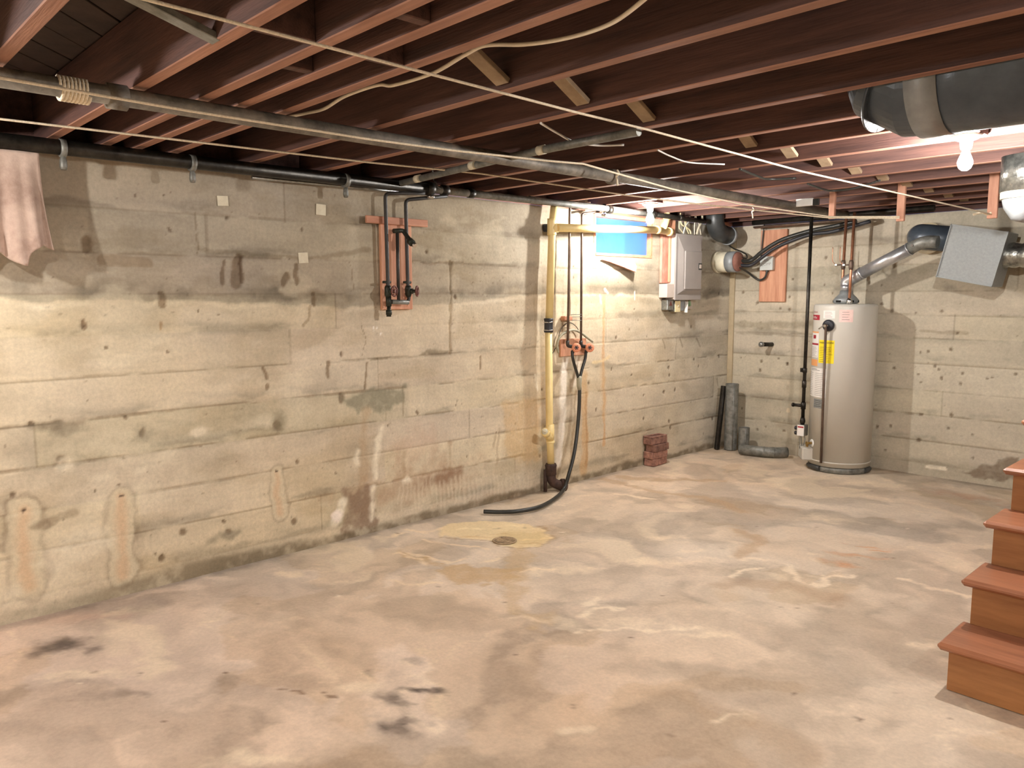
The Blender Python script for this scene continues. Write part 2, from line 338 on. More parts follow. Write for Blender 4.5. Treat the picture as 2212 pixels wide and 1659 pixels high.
DK = lin(104, 92, 76); CRM = lin(214, 192, 152); GRY = lin(150, 138, 116); WHT = lin(236, 226, 204); RST = lin(200, 150, 104); BRN = lin(140, 108, 84)
def board_marks(s, z0s, seams, seed, a0, a1, strong):
    rs = np.random.RandomState(seed); s.A, s.B = s.O
    zs = list(z0s)
    for k, z in enumerate(zs):
        zn = zs[k+1] if k+1 < len(zs) else 2.3
        cuts = [a0]; x = a0+rs.uniform(0.5, 2.5)
        while x < a1: cuts.append(x); x += rs.uniform(1.2, 3.2)
        cuts.append(a1)
        for c0, c1 in zip(cuts[:-1], cuts[1:]):
            w = s.win(c0, c1, z, zn); t = 1+rs.uniform(-0.06, 0.05); tint = np.array([t, t*(1+rs.uniform(-0.01, 0.012)), t*(1+rs.uniform(-0.03, 0.02))])
            s.C[w] *= tint; s.H[w] += rs.uniform(-0.0016, 0.0016)
            if c0 > a0 and rs.rand() < 0.55:
                s.stroke([(c0, z), (c0, zn)], 0.007, (0.66, 0.63, 0.6), 0.7, mul=True, rag=0.3, h=-0.002)
        st = strong.get(k, 0.6)
        amp = 0.006
        pts = [(a, z+amp*math.sin(a*2.1+k)*0.5) for a in np.arange(a0, a1+0.3, 0.3)]
        s.stroke(pts, 0.008, (0.62, 0.58, 0.54), st, mul=True, rag=0.55, h=-0.004, gate=0.36)
        s.stroke([(a, b+0.012) for a, b in pts], 0.018, (1.12, 1.11, 1.08), st*0.4, mul=True, rag=0.9, gate=0.42)
    s.A, s.B = s.WP
def tie_holes(s, pts, r=0.014, al=0.75):
    for (a, b) in pts:
        rr = r*random.uniform(0.7, 1.25); s.ell(a, b, rr*random.uniform(0.8, 1.1), rr*random.uniform(0.9, 1.35), (0.40, 0.34, 0.30), min(1, al*1.2), 0.5, 0.25, h=-0.006, mul=True)
def pits(s, n, a0, a1, b0, b1, seed):
    rs = np.random.RandomState(seed)
    for i in range(n): s.ell(rs.uniform(a0, a1), rs.uniform(b0, b1), rs.uniform(0.004, 0.011), rs.uniform(0.004, 0.010), (0.5, 0.45, 0.42), rs.uniform(0.35, 0.8), 0.7, 0.3, h=-0.002, mul=True)

# ------------------------------------------------------------------ left wall
def LP(*pts): return [(p.y, p.z) for p in (PL(x, y) for x, y in pts)]
wl = Surf(-1.6, 6.86, -0.02, 2.156, 0.0085, lin(208, 193, 168), 0.05)
n1 = fbm(wl.A*0.9, wl.B*2.2, 3, 5); n2 = fbm(wl.A*2.0, wl.B*14, 7, 4); n3 = fbm(wl.A*6, wl.B*7, 13, 5); vs_ = fbm(wl.A*38, wl.B*2.5, 17, 4); gr = fbm(wl.A*3, wl.B*70, 19, 3)
wl.C *= (0.80+0.28*n1+0.20*(n2-0.5)+0.26*(n3-0.5)+0.10*(vs_-0.5)+0.10*(gr-0.5)+0.04)[..., None]; wl.H += (gr-0.5)*0.0016+(n3-0.5)*0.003
tint = fbm(wl.A*0.6+5, wl.B*0.9, 31, 4); wl.C *= np.stack([1+0.10*(tint-0.5), 1+0.02*(tint-0.5), 1-0.22*(tint-0.5)], -1)
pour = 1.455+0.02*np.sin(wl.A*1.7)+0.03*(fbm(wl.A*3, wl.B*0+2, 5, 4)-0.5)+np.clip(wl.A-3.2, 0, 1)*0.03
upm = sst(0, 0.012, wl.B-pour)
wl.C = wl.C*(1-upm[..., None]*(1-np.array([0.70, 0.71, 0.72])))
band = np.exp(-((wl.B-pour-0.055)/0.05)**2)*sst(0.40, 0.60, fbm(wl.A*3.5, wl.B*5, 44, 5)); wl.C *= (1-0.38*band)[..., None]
edge = np.exp(-((wl.B-pour+0.012)/0.012)**2)*sst(0.38, 0.6, fbm(wl.A*5, wl.B*3, 45, 4)); wl.C = wl.C*(1-0.5*edge[..., None])+np.array(WHT[:3])*0.5*edge[..., None]
board_marks(wl, [0.10, 0.305, 0.505, 0.71, 0.91, 1.11, 1.31, 1.51, 1.71, 1.92], None, 5, -1.6, 6.86, {0: 0.3, 1: 0.9, 2: 0.75, 3: 0.95, 4: 1.0, 5: 0.8, 6: 0.25, 7: 0.5, 8: 0.7, 9: 0.5})
zc_ = np.array([0.10, 0.305, 0.505, 0.71, 0.91, 1.11, 1.31, 1.51, 1.71, 1.92]); dn = np.min(np.abs(wl.B[..., None]-0.02-zc_), -1)
mo = np.exp(-(dn/0.035)**2)*sst(0.50, 0.66, fbm(wl.A*2.6+3, wl.B*9, 301, 5)); wl.C *= (1-0.30*mo)[..., None]
mo = sst(0.56, 0.70, fbm(wl.A*1.7+13, wl.B*4, 311, 6)); wl.C *= 1-mo[..., None]*np.array([0.12, 0.14, 0.18]); mo = sst(0.58, 0.72, fbm(wl.A*2.4+23, wl.B*5, 321, 6)); wl.C = wl.C*(1-0.35*mo[..., None])+np.array(lin(224, 212, 186)[:3])*0.35*mo[..., None]
# whole painted courses seen darker
wl.poly(LP((0, 925), (560, 866), (880, 836), (880, 905), (560, 950), (0, 1022)), (0.86, 0.87, 0.86), 0.8, 0.02, 0.05, mul=True)
wl.poly(LP((185, 455), (423, 462), (423, 548), (185, 530)), (0.86, 0.85, 0.84), 0.8, 0.01, 0.02, mul=True)
wl.stroke(LP((423, 462), (424, 552)), 0.006, (0.6, 0.56, 0.5), 0.8, mul=True)
wl.stroke(LP((975, 570), (974, 762)), 0.012, (0.62, 0.57, 0.5), 0.9, rag=0.5, mul=True, h=-0.004)
wl.stroke(LP((868, 838), (870, 900)), 0.01, (0.66, 0.6, 0.55), 0.9, rag=0.5, mul=True)
wl.stroke(LP((893, 566), (1000, 569)), 0.007, (0.66, 0.6, 0.55), 0.8, rag=0.5, mul=True)
wl.stroke(LP((425, 540), (640, 556), (800, 540)), 0.02, (0.62, 0.58, 0.52), 0.7, rag=0.9, mul=True)
wl.stroke(LP((218, 562), (315, 566)), 0.028, (0.78, 0.72, 0.66), 0.9, 0.3, 0.1, mul=True)
for a, b, w_ in [((485, 562), (483, 610), .014), ((516, 560), (514, 615), .035), ((522, 560), (526, 610), .012), ((612, 610), (622, 596), .025), ((640, 570), (641, 612), .016), ((348, 635), (350, 660), .02), ((678, 640), (680, 660), .016),
                  ((572, 792), (575, 818), .014), ((575, 835), (575, 842), .014), ((706, 786), (706, 815), .014), ((795, 785), (789, 840), .011), ((1039, 770), (1039, 798), .008), ((183, 520), (187, 540), .03)]:
    wl.stroke(LP(a, b), w_, (0.50, 0.43, 0.37), 0.9, 0.5, 0.25, mul=True, h=-0.004)
wl.ell(*LP((184, 702))[0], 0.014, 0.034, (0.48, 0.40, 0.36), 0.95, 0.3, 0.1, mul=True, h=-0.006)
wl.ell(*LP((349, 703))[0], 0.011, 0.034, (0.70, 0.55, 0.42), 0.9, 0.5, 0.3, mul=True)
wl.stroke(LP((672, 665), (668, 690), (656, 706)), 0.012, (0.62, 0.55, 0.48), 0.8, 0.6, 0.2, mul=True)
wl.poly(LP((905, 762), (925, 752), (972, 752), (973, 763), (900, 768)), (0.62, 0.60, 0.56), 0.95, 0.008, 0.02, mul=True)
wl.stroke(LP((800, 776), (842, 770)), 0.012, (0.55, 0.52, 0.45), 0.8, 0.7, 0.3, mul=True)
for (x, y, r) in [(224, 755, .014), (364, 757, .018), (490, 475, .020), (652, 495, .020), (369, 497, .014), (290, 421, .01), (360, 420, .008), (191, 863, .01), (309, 935, .036), (135, 995, .03), (269, 900, .014), (65, 915, .028),
                  (395, 1148, .024), (495, 1145, .022), (633, 1127, .022), (737, 860, .034), (600, 915, .030), (80, 1208, .036), (205, 1060, .013), (26, 1068, .014), (255, 1050, .009), (642, 998, .013), (919, 540, .014), (425, 675, .01), (738, 765, .014),
                  (983, 640, .02), (1021, 610, .01), (905, 890, .024), (838, 919, .01), (1111, 915, .012), (1069, 938, .012), (1010, 985, .008), (985, 875, .008), (740, 994, .008), (1165, 985, .02), (475, 678, .01), (1170, 840, .014),
                  (347, 1210, .02), (330, 1202, .009), (485, 1125, .01), (441, 1043, .01), (725, 1025, .012), (730, 1040, .012)]:
    tie_holes(wl, LP((x, y)), r)
for (x, y) in [(1371, 669), (1360, 710), (1330, 730), (1245, 850), (1320, 795), (1363, 812), (1444, 780), (1445, 796), (1445, 812), (1510, 790), (1553, 770), (1390, 855), (1287, 886), (1392, 906), (1447, 910), (1448, 926), (1519, 938), (1492, 870), (1457, 841), (1540, 905), (1240, 575), (1240, 600), (1435, 848), (1271, 830), (1493, 705), (1500, 775), (1553, 636)]:
    tie_holes(wl, LP((x, y)), 0.016)
for a, b in [((1430, 735), (1436, 752)), ((1468, 730), (1474, 750)), ((1505, 730), (1511, 748)), ((1548, 820), (1550, 835))]: wl.stroke(LP(a, b), 0.012, (0.6, 0.55, 0.5), 0.8, 0.6, 0.2, mul=True)
pits(wl, 340, 3.3, 6.8, 0.05, 2.1, 4); pits(wl, 300, 0, 3.4, 0.05, 2.1, 6); pits(wl, 90, 3.3, 4.3, 1.1, 1.8, 9)
# grey mould patches
wl.poly(LP((725, 858), (868, 838), (868, 870), (800, 892), (760, 888)), lin(136, 132, 112), 0.75, 0.02, 0.06)
wl.ell(*LP((600, 905))[0], 0.07, 0.09, lin(128, 118, 94), 0.7, 0.8, 0.5)
for (x, y) in [(500, 1150), (320, 938), (480, 1160), (90, 918), (140, 925)]: wl.ell(*LP((x, y))[0], 0.11, 0.045, lin(138, 128, 108), 0.6, 0.8, 0.8)
wl.stroke(LP((0, 930), (180, 905)), 0.03, (0.70, 0.66, 0.64), 0.7, 0.8, 0.8, mul=True)
# old leaks low on the left: halo, pale body, rust core
for (x0, y0, x1, y1, wd) in [(50, 1110, 62, 1265, .06), (258, 1080, 268, 1245, .05), (600, 1020, 603, 1110, .035)]:
    p = LP((x0, y0), ((x0+x1)/2, (y0+y1)/2), (x1, y1)); wl.stroke(p, wd*1.7, (0.70, 0.67, 0.66), 0.85, 0.3, 0.34, mul=True); wl.stroke(p, wd*1.3, lin(210, 196, 168), 0.9, 0.3, 0.3); wl.stroke(p, wd*0.85, lin(206, 172, 138), 0.7, 0.95, 0.3)
    wl.ell(*LP((x0, y0-3))[0], 0.016, 0.010, lin(60, 40, 34), 0.9, 0.5, 0.2, h=-0.006)
wl.stroke(LP((75, 1135), (165, 1105)), 0.03, (0.62, 0.58, 0.55), 0.8, 0.6, 0.7, mul=True)
for (x, y, a, b, al) in [(170, 1185, .22, .10, .7), (150, 1000, .08, .05, .6), (430, 930, .10, .03, .8), (580, 915, .05, .03, .6), (300, 1015, .04, .03, .7), (220, 1030, .08, .03, .5), (30, 1280, .05, .06, .6), (360, 985, .06, .03, .4)]: wl.ell(*LP((x, y))[0], a, b, lin(224, 212, 188), al, 0.9, 0.8)
for (x, y, a, b, al) in [(10, 1150, .06, .16, .6), (300, 1180, .05, .14, .5), (480, 1000, .5, .05, .3), (120, 960, .4, .06, .35), (640, 640, .4, .04, .6), (500, 585, .3, .07, .3), (760, 690, .2, .07, .3)]: wl.ell(*LP((x, y))[0], a, b, (0.66, 0.63, 0.61), al, 0.95, 0.8, mul=True)
# damp brown zone and efflorescence in the middle
wl.ell(*LP((900, 1040))[0], 0.75, 0.20, lin(172, 140, 112), 0.55, 0.9, 0.7)
wl.ell(*LP((960, 1030))[0], 0.30, 0.075, BRN, 0.75, 0.9, 0.6, ang=0.1)
wl.ell(*LP((900, 960))[0], 0.3, 0.16, lin(186, 156, 134), 0.45, 0.9, 0.5)
wl.ell(*LP((1090, 1075))[0], 0.5, 0.07, lin(150, 122, 90), 0.6, 0.9, 0.8)
wl.poly(LP((748, 1062), (808, 1045), (806, 1145), (745, 1160)), lin(134, 108, 88), 0.8, 0.03, 0.08)
wl.stroke(LP((790, 890), (785, 960), (782, 1050)), 0.05, lin(178, 154, 124), 0.6, 0.8, 0.5)
for p in [((822, 925), (812, 985), (812, 1030)), ((775, 975), (770, 1000)), ((742, 1080), (732, 1115)), ((735, 1120), (718, 1128)), ((806, 1055), (802, 1120))]: wl.stroke(LP(*p), 0.035, WHT, 0.85, 0.95, 0.6, h=0.002)
wl.ell(*LP((728, 1115))[0], 0.05, 0.04, lin(240, 226, 214), 0.9, 0.6, 0.6, h=0.004); wl.ell(*LP((880, 1038))[0], 0.05, 0.04, WHT, 0.8, 0.8, 0.9)
for x in range(860, 1150, 9): wl.stroke(LP((x, 1045+random.uniform(-12, 12)-(x-860)*0.05), (x+1, 1085+random.uniform(-10, 20)-(x-860)*0.06)), 0.012, WHT, 0.25, 0.9, 0.8)
wl.poly(LP((1085, 870), (1165, 860), (1165, 990), (1140, 1000), (1090, 985)), lin(206, 174, 128), 0.6, 0.03, 0.05)
for (x, y0, y1) in [(1067, 940, 965), (972, 955, 1010), (872, 980, 1030), (1075, 930, 1000)]: wl.stroke(LP((x, y0), (x, y1)), 0.02, lin(170, 146, 116), 0.5, 0.8, 0.4)
wl.stroke(LP((1157, 808), (1160, 840)), 0.012, WHT, 0.9, 0.5, 0.5)
# right of the standpipe: white run and rust runs
wl.stroke(LP((1222, 772), (1218, 830), (1215, 900), (1212, 960), (1208, 1000)), 0.05, lin(244, 234, 218), 0.95, 0.7, 0.34, h=0.002)
wl.stroke(LP((1252, 770), (1240, 830)), 0.03, lin(240, 228, 208), 0.8, 0.5, 0.7)
wl.stroke(LP((1243, 850), (1238, 940), (1232, 1030)), 0.025, lin(150, 124, 90), 0.6, 0.8, 0.5)
wl.stroke(LP((1262, 810), (1262, 1020)), 0.055, lin(206, 166, 116), 0.6, 0.6, 0.3); wl.stroke(LP((1266, 850), (1266, 1010)), 0.02, lin(176, 132, 84), 0.5, 0.8, 0.4)
wl.stroke(LP((1305, 640), (1304, 720), (1303, 780), (1304, 870), (1305, 960)), 0.022, lin(206, 164, 120), 0.8, 0.6, 0.4); wl.stroke(LP((1302, 795), (1305, 900)), 0.05, lin(210, 178, 136), 0.5, 0.8, 0.4)
wl.stroke(LP((1297, 640), (1299, 655)), 0.012, WHT, 0.8, 0.6, 0.4); wl.stroke(LP((1371, 632), (1371, 648)), 0.010, WHT, 0.9, 0.6, 0.4); wl.stroke(LP((1306, 622), (1312, 632)), 0.012, WHT, 0.9, 0.6, 0.4)
wl.stroke(LP((1280, 784), (1302, 780), (1315, 768)), 0.02, lin(232, 208, 160), 0.7, 0.6, 0.4); wl.ell(*LP((1428, 615))[0], 0.07, 0.05, lin(160, 148, 134), 0.6, 0.8, 0.5)
wl.ell(*LP((1560, 688))[0], 0.10, 0.03, (0.7, 0.66, 0.62), 0.8, 0.6, 0.4, mul=True); wl.ell(*LP((1270, 620))[0], 0.3, 0.04, (0.84, 0.80, 0.76), 0.7, 0.8, 0.6, mul=True)
for (x, y) in [(807, 715), (822, 722), (812, 708), (805, 710)]: wl.ell(*LP((x, y))[0], 0.010, 0.014, (0.9, 0.87, 0.82), 0.9, 0.5, 0.4)
wl.stroke(LP((780, 700), (790, 742), (785, 770)), 0.004, (0.6, 0.55, 0.5), 0.8, mul=True); wl.stroke(LP((755, 565), (765, 620)), 0.004, (0.6, 0.55, 0.5), 0.8, mul=True); wl.stroke(LP((1155, 640), (1158, 740), (1160, 808)), 0.01, (0.85, 0.8, 0.74), 0.7, mul=True, rag=0.5)
# right end of the wall is greyer
g_ = sst(5.3, 6.6, wl.A)*0.5; wl.C = wl.C*(1-g_[..., None])+wl.C.mean(-1, keepdims=True)*np.array([1.02, 1.0, 0.90])*g_[..., None]
# grime at the foot
ft = 0.035+0.05*fbm(wl.A*2.5, wl.B*0, 71, 4)+0.03*np.exp(-((wl.A-1.7)/0.7)**2); gm = (1-sst(0.5, 1.15, wl.B/ft))*(0.5+0.5*sst(0.3, 0.6, wl.N)); gm *= 0.45+0.5*sst(0.7, 1.7, wl.A)
wl.C = wl.C*(1-gm[..., None]*0.85)+np.array(lin(112, 98, 76)[:3])*gm[..., None]*0.85; wl.H += (wl.N-0.5)*0.004
wA, wB, wC0, wC1 = 4.775, 5.55, 1.815, 2.14       # window opening y0 y1 z0 z1
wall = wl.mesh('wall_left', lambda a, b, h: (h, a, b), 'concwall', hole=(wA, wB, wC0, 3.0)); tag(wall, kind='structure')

# ------------------------------------------------------------------ back wall
def BP(*pts): return [(p.x, p.z) for p in (PB(x, y) for x, y in pts)]
wb = Surf(0.0, 6.6, -0.02, 2.156, 0.011, lin(198, 188, 168))
n1 = fbm(wb.A*0.9+8, wb.B*2.2, 23, 5); n2 = fbm(wb.A*2.0, wb.B*14, 27, 4); n3 = fbm(wb.A*6, wb.B*7, 33, 5); vs_ = fbm(wb.A*38, wb.B*2.5, 37, 4)
wb.C *= (0.84+0.22*n1+0.20*(n2-0.5)+0.22*(n3-0.5)+0.08*(vs_-0.5)+0.03)[..., None]
upm = sst(1.50, 1.56, wb.B+0.05*(n1-0.5)); wb.C *= (1-0.10*upm)[..., None]
board_marks(wb, [0.10, 0.29, 0.507, 0.71, 0.93, 1.14, 1.334, 1.532, 1.747, 1.93], None, 15, 0, 6.6, {0: 0.3, 1: 0.9, 2: 1.0, 3: 0.5, 4: 0.8, 5: 0.6, 6: 0.7, 7: 0.6, 8: 0.6, 9: 0.5})
zc_ = np.array([0.10, 0.29, 0.507, 0.71, 0.93, 1.14, 1.334, 1.532, 1.747, 1.93]); dn = np.min(np.abs(wb.B[..., None]-0.02-zc_), -1); mo = np.exp(-(dn/0.035)**2)*sst(0.50, 0.66, fbm(wb.A*2.6+3, wb.B*9, 331, 5)); wb.C *= (1-0.28*mo)[..., None]
wb.stroke(BP((1585, 700), (1650, 703), (1755, 700), (1765, 708)), 0.045, (0.68, 0.66, 0.62), 0.9, 0.6, 0.6, mul=True)
wb.stroke(BP((1590, 720), (1760, 726)), 0.012, (0.66, 0.63, 0.6), 0.8, 0.6, 0.5, mul=True)
wb.stroke(BP((1990, 714), (2040, 718), (2090, 720)), 0.018, (0.74, 0.7, 0.66), 0.9, 0.6, 0.3, mul=True); wb.stroke(BP((1690, 590), (2000, 580)), 0.06, (0.88, 0.87, 0.85), 0.9, 0.6, 0.4, mul=True)
wb.stroke(BP((1670, 525), (1950, 520)), 0.07, (0.86, 0.84, 0.82), 0.9, 0.6, 0.4, mul=True)
for (x, y) in [(1605, 632), (1696, 632), (1706, 642), (1636, 654), (1705, 668), (1686, 665), (1600, 772), (1644, 780), (1681, 775), (1699, 785), (1712, 603), (1783, 556), (1799, 634), (1781, 614), (1876, 610), (1904, 616), (1904, 657), (1926, 672), (1979, 676), (2035, 672), (2054, 755), (1988, 762), (1931, 795), (1984, 808), (2027, 798), (2034, 817), (1989, 826), (2079, 806), (2075, 828), (2143, 815), (2133, 817), (2195, 808), (1603, 882), (1654, 922), (1636, 927), (1693, 930), (1641, 800), (1700, 786), (1990, 896), (2055, 897), (2049, 924), (2099, 939), (2101, 989), (1984, 950), (1913, 973), (2005, 760), (1924, 920), (1894, 922), (2069, 720), (2020, 790)]:
    tie_holes(wb, BP((x, y)), 0.017)
pits(wb, 260, 0.1, 3.0, 0.05, 2.1, 14)
ft = 0.09+0.10*fbm(wb.A*2.0, wb.B*0, 75, 4); gm = (1-sst(0.8, 1.1, wb.B/ft))*0.5; wb.C = wb.C*(1-gm[..., None]*0.6)+np.array(lin(150, 138, 116)[:3])*gm[..., None]*0.6
wb.poly(BP((2075, 1022), (2130, 1005), (2175, 985), (2200, 988), (2195, 1040), (2120, 1035)), lin(128, 112, 94), 0.85, 0.01, 0.04)
wb.stroke(BP((2000, 1008), (2040, 1012)), 0.02, WHT, 0.9, 0.5, 0.5); wb.ell(*BP((1703, 886))[0], 0.025, 0.028, lin(216, 200, 172), 0.9, 0.4, 0.2)
wb.H += (wb.N-0.5)*0.003
tag(wb.mesh('wall_back', lambda a, b, h: (a, Y0-h, b), 'concwall', flip=False), kind='structure')
bk = bpy.data.objects['wall_back']
g = G(); g.span((0.0, Y0-0.02, 0.0), (0.055, Y0+0.01, 2.15), 0.004); g.build('corner_batten', 'conc', bk)
# walls out of the frame
for nm, a, b in [('wall_right', (6.6, -1.6, 0), (6.7, 6.86, 2.46)), ('wall_front', (-0.1, -1.7, 0), (6.7, -1.6, 2.46))]:
    g = G(); g.span(a, b); tag(g.build(nm, 'conc'), kind='structure')
for nm, a, b in [('trim_1', (-0.185, -1.7, 2.10), (-0.139, wA-0.03, 2.50)), ('trim_3', (-0.185, wB+0.03, 2.10), (-0.139, 7.1, 2.50)), ('trim_4', (-0.185, wA-0.03, 2.16), (-0.139, wB+0.03, 2.50)), ('trim_2', (-0.2, Y0+0.139, 2.10), (6.7, Y0+0.18, 2.50))]:
    g = G(); g.span(a, b); tag(g.build(nm, 'joist'), kind='structure')

# ------------------------------------------------------------------ floor
def FP(*pts): return [(p.x, p.y) for p in (PF(x, y) for x, y in pts)]
fl = Surf(-0.02, 6.6, -1.6, 6.86, 0.0155, lin(206, 187, 165), 0.16)
wx = fbm(fl.A*0.9, fl.B*0.9, 101, 4)*2.4; wy = fbm(fl.A*0.9+7, fl.B*0.9+3, 107, 4)*2.4
m1 = fbm(fl.A*1.0+wx, fl.B*1.0+wy, 113, 5); m2 = fbm(fl.A*3+wx, fl.B*3+wy, 119, 5); m3 = fbm(fl.A*0.5, fl.B*0.5, 123, 3)
m4 = fbm(fl.A*11+wx*3, fl.B*11+wy*3, 151, 4); fl.C *= (0.72+0.46*m1+0.26*(sst(0.40, 0.60, m2)-0.5)+0.30*(m4-0.5)+0.01)[..., None]; m5 = fbm(fl.A*1.6+wx*1.3+40, fl.B*1.6+wy*1.3, 161, 5)-0.5; fl.C *= np.stack([1+0.05*m5, 1-0.04*m5, 1-0.16*m5], -1)
t_ = (m3-0.5)*2; fl.C *= np.stack([1+0.05*t_, 1-0.02*t_, 1-0.05*t_], -1)
pk = (1-sst(0.3, 2.6, fl.A))*(1-sst(0.5, 3.0, fl.B))*0.6; fl.C *= np.stack([1-0.03*pk, 1-0.07*pk, 1+0.03*pk], -1)
sw = np.exp(-((m1-0.52)/0.008)**2)*sst(0.52, 0.60, m2); fl.C = fl.C*(1-0.45*sw[..., None])+np.array(lin(240, 220, 190)[:3])*0.45*sw[..., None]
wp = sst(0.585, 0.60, fbm(fl.A*1.4+wx*0.7+20, fl.B*1.4+wy*0.7, 131, 4)); fl.C = fl.C*(1-wp[..., None]*(1-np.array([0.92, 0.89, 0.84])))
wh = sst(0.66, 0.74, fbm(fl.A*2.2+wx, fl.B*2.2+wy, 137, 5)); fl.C = fl.C*(1-0.4*wh[..., None])+np.array(lin(236, 218, 188)[:3])*0.4*wh[..., None]
def fs(pts, wd, col, al, soft=0.8, rag=0.5, mul=False): fl.stroke(FP(*pts), wd, col, al, soft, rag, mul=mul)
# drain patch and water marks round it
fl.poly(FP((955, 1135), (1000, 1127), (1090, 1128), (1160, 1128), (1184, 1142), (1188, 1156), (1165, 1172), (1140, 1184), (1105, 1180), (1060, 1168), (1000, 1160), (950, 1158)), lin(234, 212, 166), 0.8, 0.010, 0.025)
fl.poly(FP((1075, 1145), (1180, 1145), (1175, 1165), (1135, 1178), (1070, 1168)), lin(204, 176, 122), 0.5, 0.03, 0.05)
for (x, y, a, b, cc) in [(1000, 1142, .16, .03, (246, 228, 190)), (1110, 1136, .14, .03, (246, 226, 184)), (1150, 1160, .10, .03, (240, 214, 160)), (1040, 1158, .18, .025, (214, 184, 138)), (1085, 1150, .12, .02, (204, 172, 126)), (1150, 1172, .08, .02, (200, 168, 120))]: fl.ell(*FP((x, y))[0], a, b, lin(*cc), 0.9, 0.9, 0.8, ang=0.85)
fs([(950, 1158), (1060, 1170), (1105, 1182), (1142, 1186), (1190, 1157), (1180, 1134)], 0.010, lin(170, 140, 104), 0.7, 0.8, 0.3)
fl.poly(FP((862, 1172), (875, 1190), (905, 1205), (960, 1222), (1060, 1225), (1130, 1235), (1110, 1262), (1000, 1260), (930, 1222), (900, 1212), (860, 1198)), lin(196, 164, 122), 0.75, 0.015, 0.05)
fl.poly(FP((1095, 1190), (1150, 1185), (1160, 1220), (1120, 1300), (1190, 1330), (1160, 1350), (1090, 1300)), lin(196, 166, 124), 0.55, 0.03, 0.08)
for p in [[(895, 1196), (920, 1208), (960, 1216), (1000, 1204)], [(905, 1168), (960, 1172), (1005, 1178), (1060, 1184)], [(862, 1195), (900, 1208), (920, 1220)], [(1040, 1212), (1070, 1204)], [(1130, 1240), (1160, 1230), (1180, 1228)], [(850, 1255), (900, 1262), (950, 1258)], [(880, 1140), (920, 1148), (955, 1140)], [(840, 1160), (880, 1150)]]:
    fs(p, 0.022, lin(238, 216, 184), 0.8, 0.8, 0.6)
for p in [[(1300, 1035), (1360, 1050), (1420, 1062), (1500, 1072), (1560, 1085), (1600, 1105)], [(1340, 1030), (1400, 1035), (1560, 1038)], [(1600, 1150), (1640, 1170), (1610, 1200)]]: fs(p, 0.07, lin(184, 154, 120), 0.6, 0.6, 0.5)
for p in [[(1290, 1290), (1260, 1330), (1330, 1310)], [(1590, 1245), (1640, 1225)], [(1330, 1068), (1420, 1078)], [(1690, 1215), (1730, 1255), (1770, 1265), (1780, 1240)], [(1790, 1247), (1860, 1246)], [(1250, 1360), (1500, 1352)], [(1560, 1560), (1640, 1550)], [(1960, 1250), (2090, 1290)]]: fs(p, 0.026, lin(240, 222, 194), 0.75, 0.8, 0.7)
for (x, y, a, b) in [(1150, 1335, .12, .05), (1400, 1215, .2, .08), (1630, 1540, .06, .03), (1350, 1345, .35, .1), (640, 1240, .09, .07), (745, 1490, .18, .05), (560, 1640, .25, .06), (1450, 1160, .2, .1), (1230, 1230, .3, .1), (1770, 1120, .2, .08), (2020, 1390, .12, .06), (1520, 1370, .2, .05), (1250, 1570, .06, .05)]:
    fl.ell(*FP((x, y))[0], a, b, lin(238, 218, 188), 0.6, 0.9, 0.8, ang=0.8)
# dark scorch and oil marks
for (x, y, a, b, al, ang) in [(150, 1388, .24, .15, .7, .9), (135, 1392, .16, .09, .9, .9), (870, 1560, .13, .10, .95, 0.2), (865, 1515, .10, .07, .8, 0), (930, 1493, .12, .03, 1.0, .5), (800, 1450, .05, .035, .5, 0), (890, 1425, .05, .04, .4, 0), (285, 1500, .20, .035, .4, .7), (905, 1577, .05, .03, .5, 0)]:
    fl.ell(*FP((x, y))[0], a, b, lin(96, 84, 76), al, 0.9, 0.6, ang=ang)
for (x, y, a, b, al) in [(1810, 1215, .14, .08, .6), (1860, 1200, .2, .05, .5), (1905, 1188, .07, .02, .8), (1880, 1180, .2, .02, .5)]: fl.ell(*FP((x, y))[0], a, b, lin(206, 140, 88), al, 0.9, 0.6, ang=0.4)
fl.ell(*FP((2110, 1075))[0], 0.5, 0.16, lin(176, 136, 108), 0.6, 0.9, 0.5); fl.ell(*FP((180, 1330))[0], 0.3, 0.12, lin(206, 170, 150), 0.4, 0.9, 0.5, ang=0.9)
fs([(600, 1480), (650, 1492), (720, 1505)], 0.006, lin(130, 104, 84), 0.8, 0.6, 0.3); fs([(1430, 1500), (1540, 1530), (1640, 1560), (1760, 1640)], 0.09, lin(176, 150, 122), 0.45, 0.9, 0.6); fs([(1560, 1260), (1700, 1262), (1800, 1290)], 0.1, lin(178, 150, 122), 0.5, 0.8, 0.6)
fr = np.random.RandomState(3)
for i in range(260): fl.ell(fr.uniform(0, 4.5), fr.uniform(-0.5, 6.6), fr.uniform(.010, .017), fr.uniform(.010, .015), lin(110, 86, 70), fr.uniform(.3, .9), 0.7, 0.3)
for i in range(60): fl.ell(fr.uniform(0, 4.5), fr.uniform(-0.5, 6.6), fr.uniform(.012, .03), fr.uniform(.010, .02), lin(240, 224, 200), fr.uniform(.3, .8), 0.7, 0.4)
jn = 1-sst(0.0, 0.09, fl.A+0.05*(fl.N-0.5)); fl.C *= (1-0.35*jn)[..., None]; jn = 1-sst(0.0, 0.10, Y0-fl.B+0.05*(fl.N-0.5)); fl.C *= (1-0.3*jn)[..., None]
fl.H += (m1-0.5)*0.010+(fl.N-0.5)*0.0015-0.002
tag(fl.mesh('floor', lambda a, b, h: (a, b, np.minimum(h, 0.0)), 'concfloor'), kind='structure')

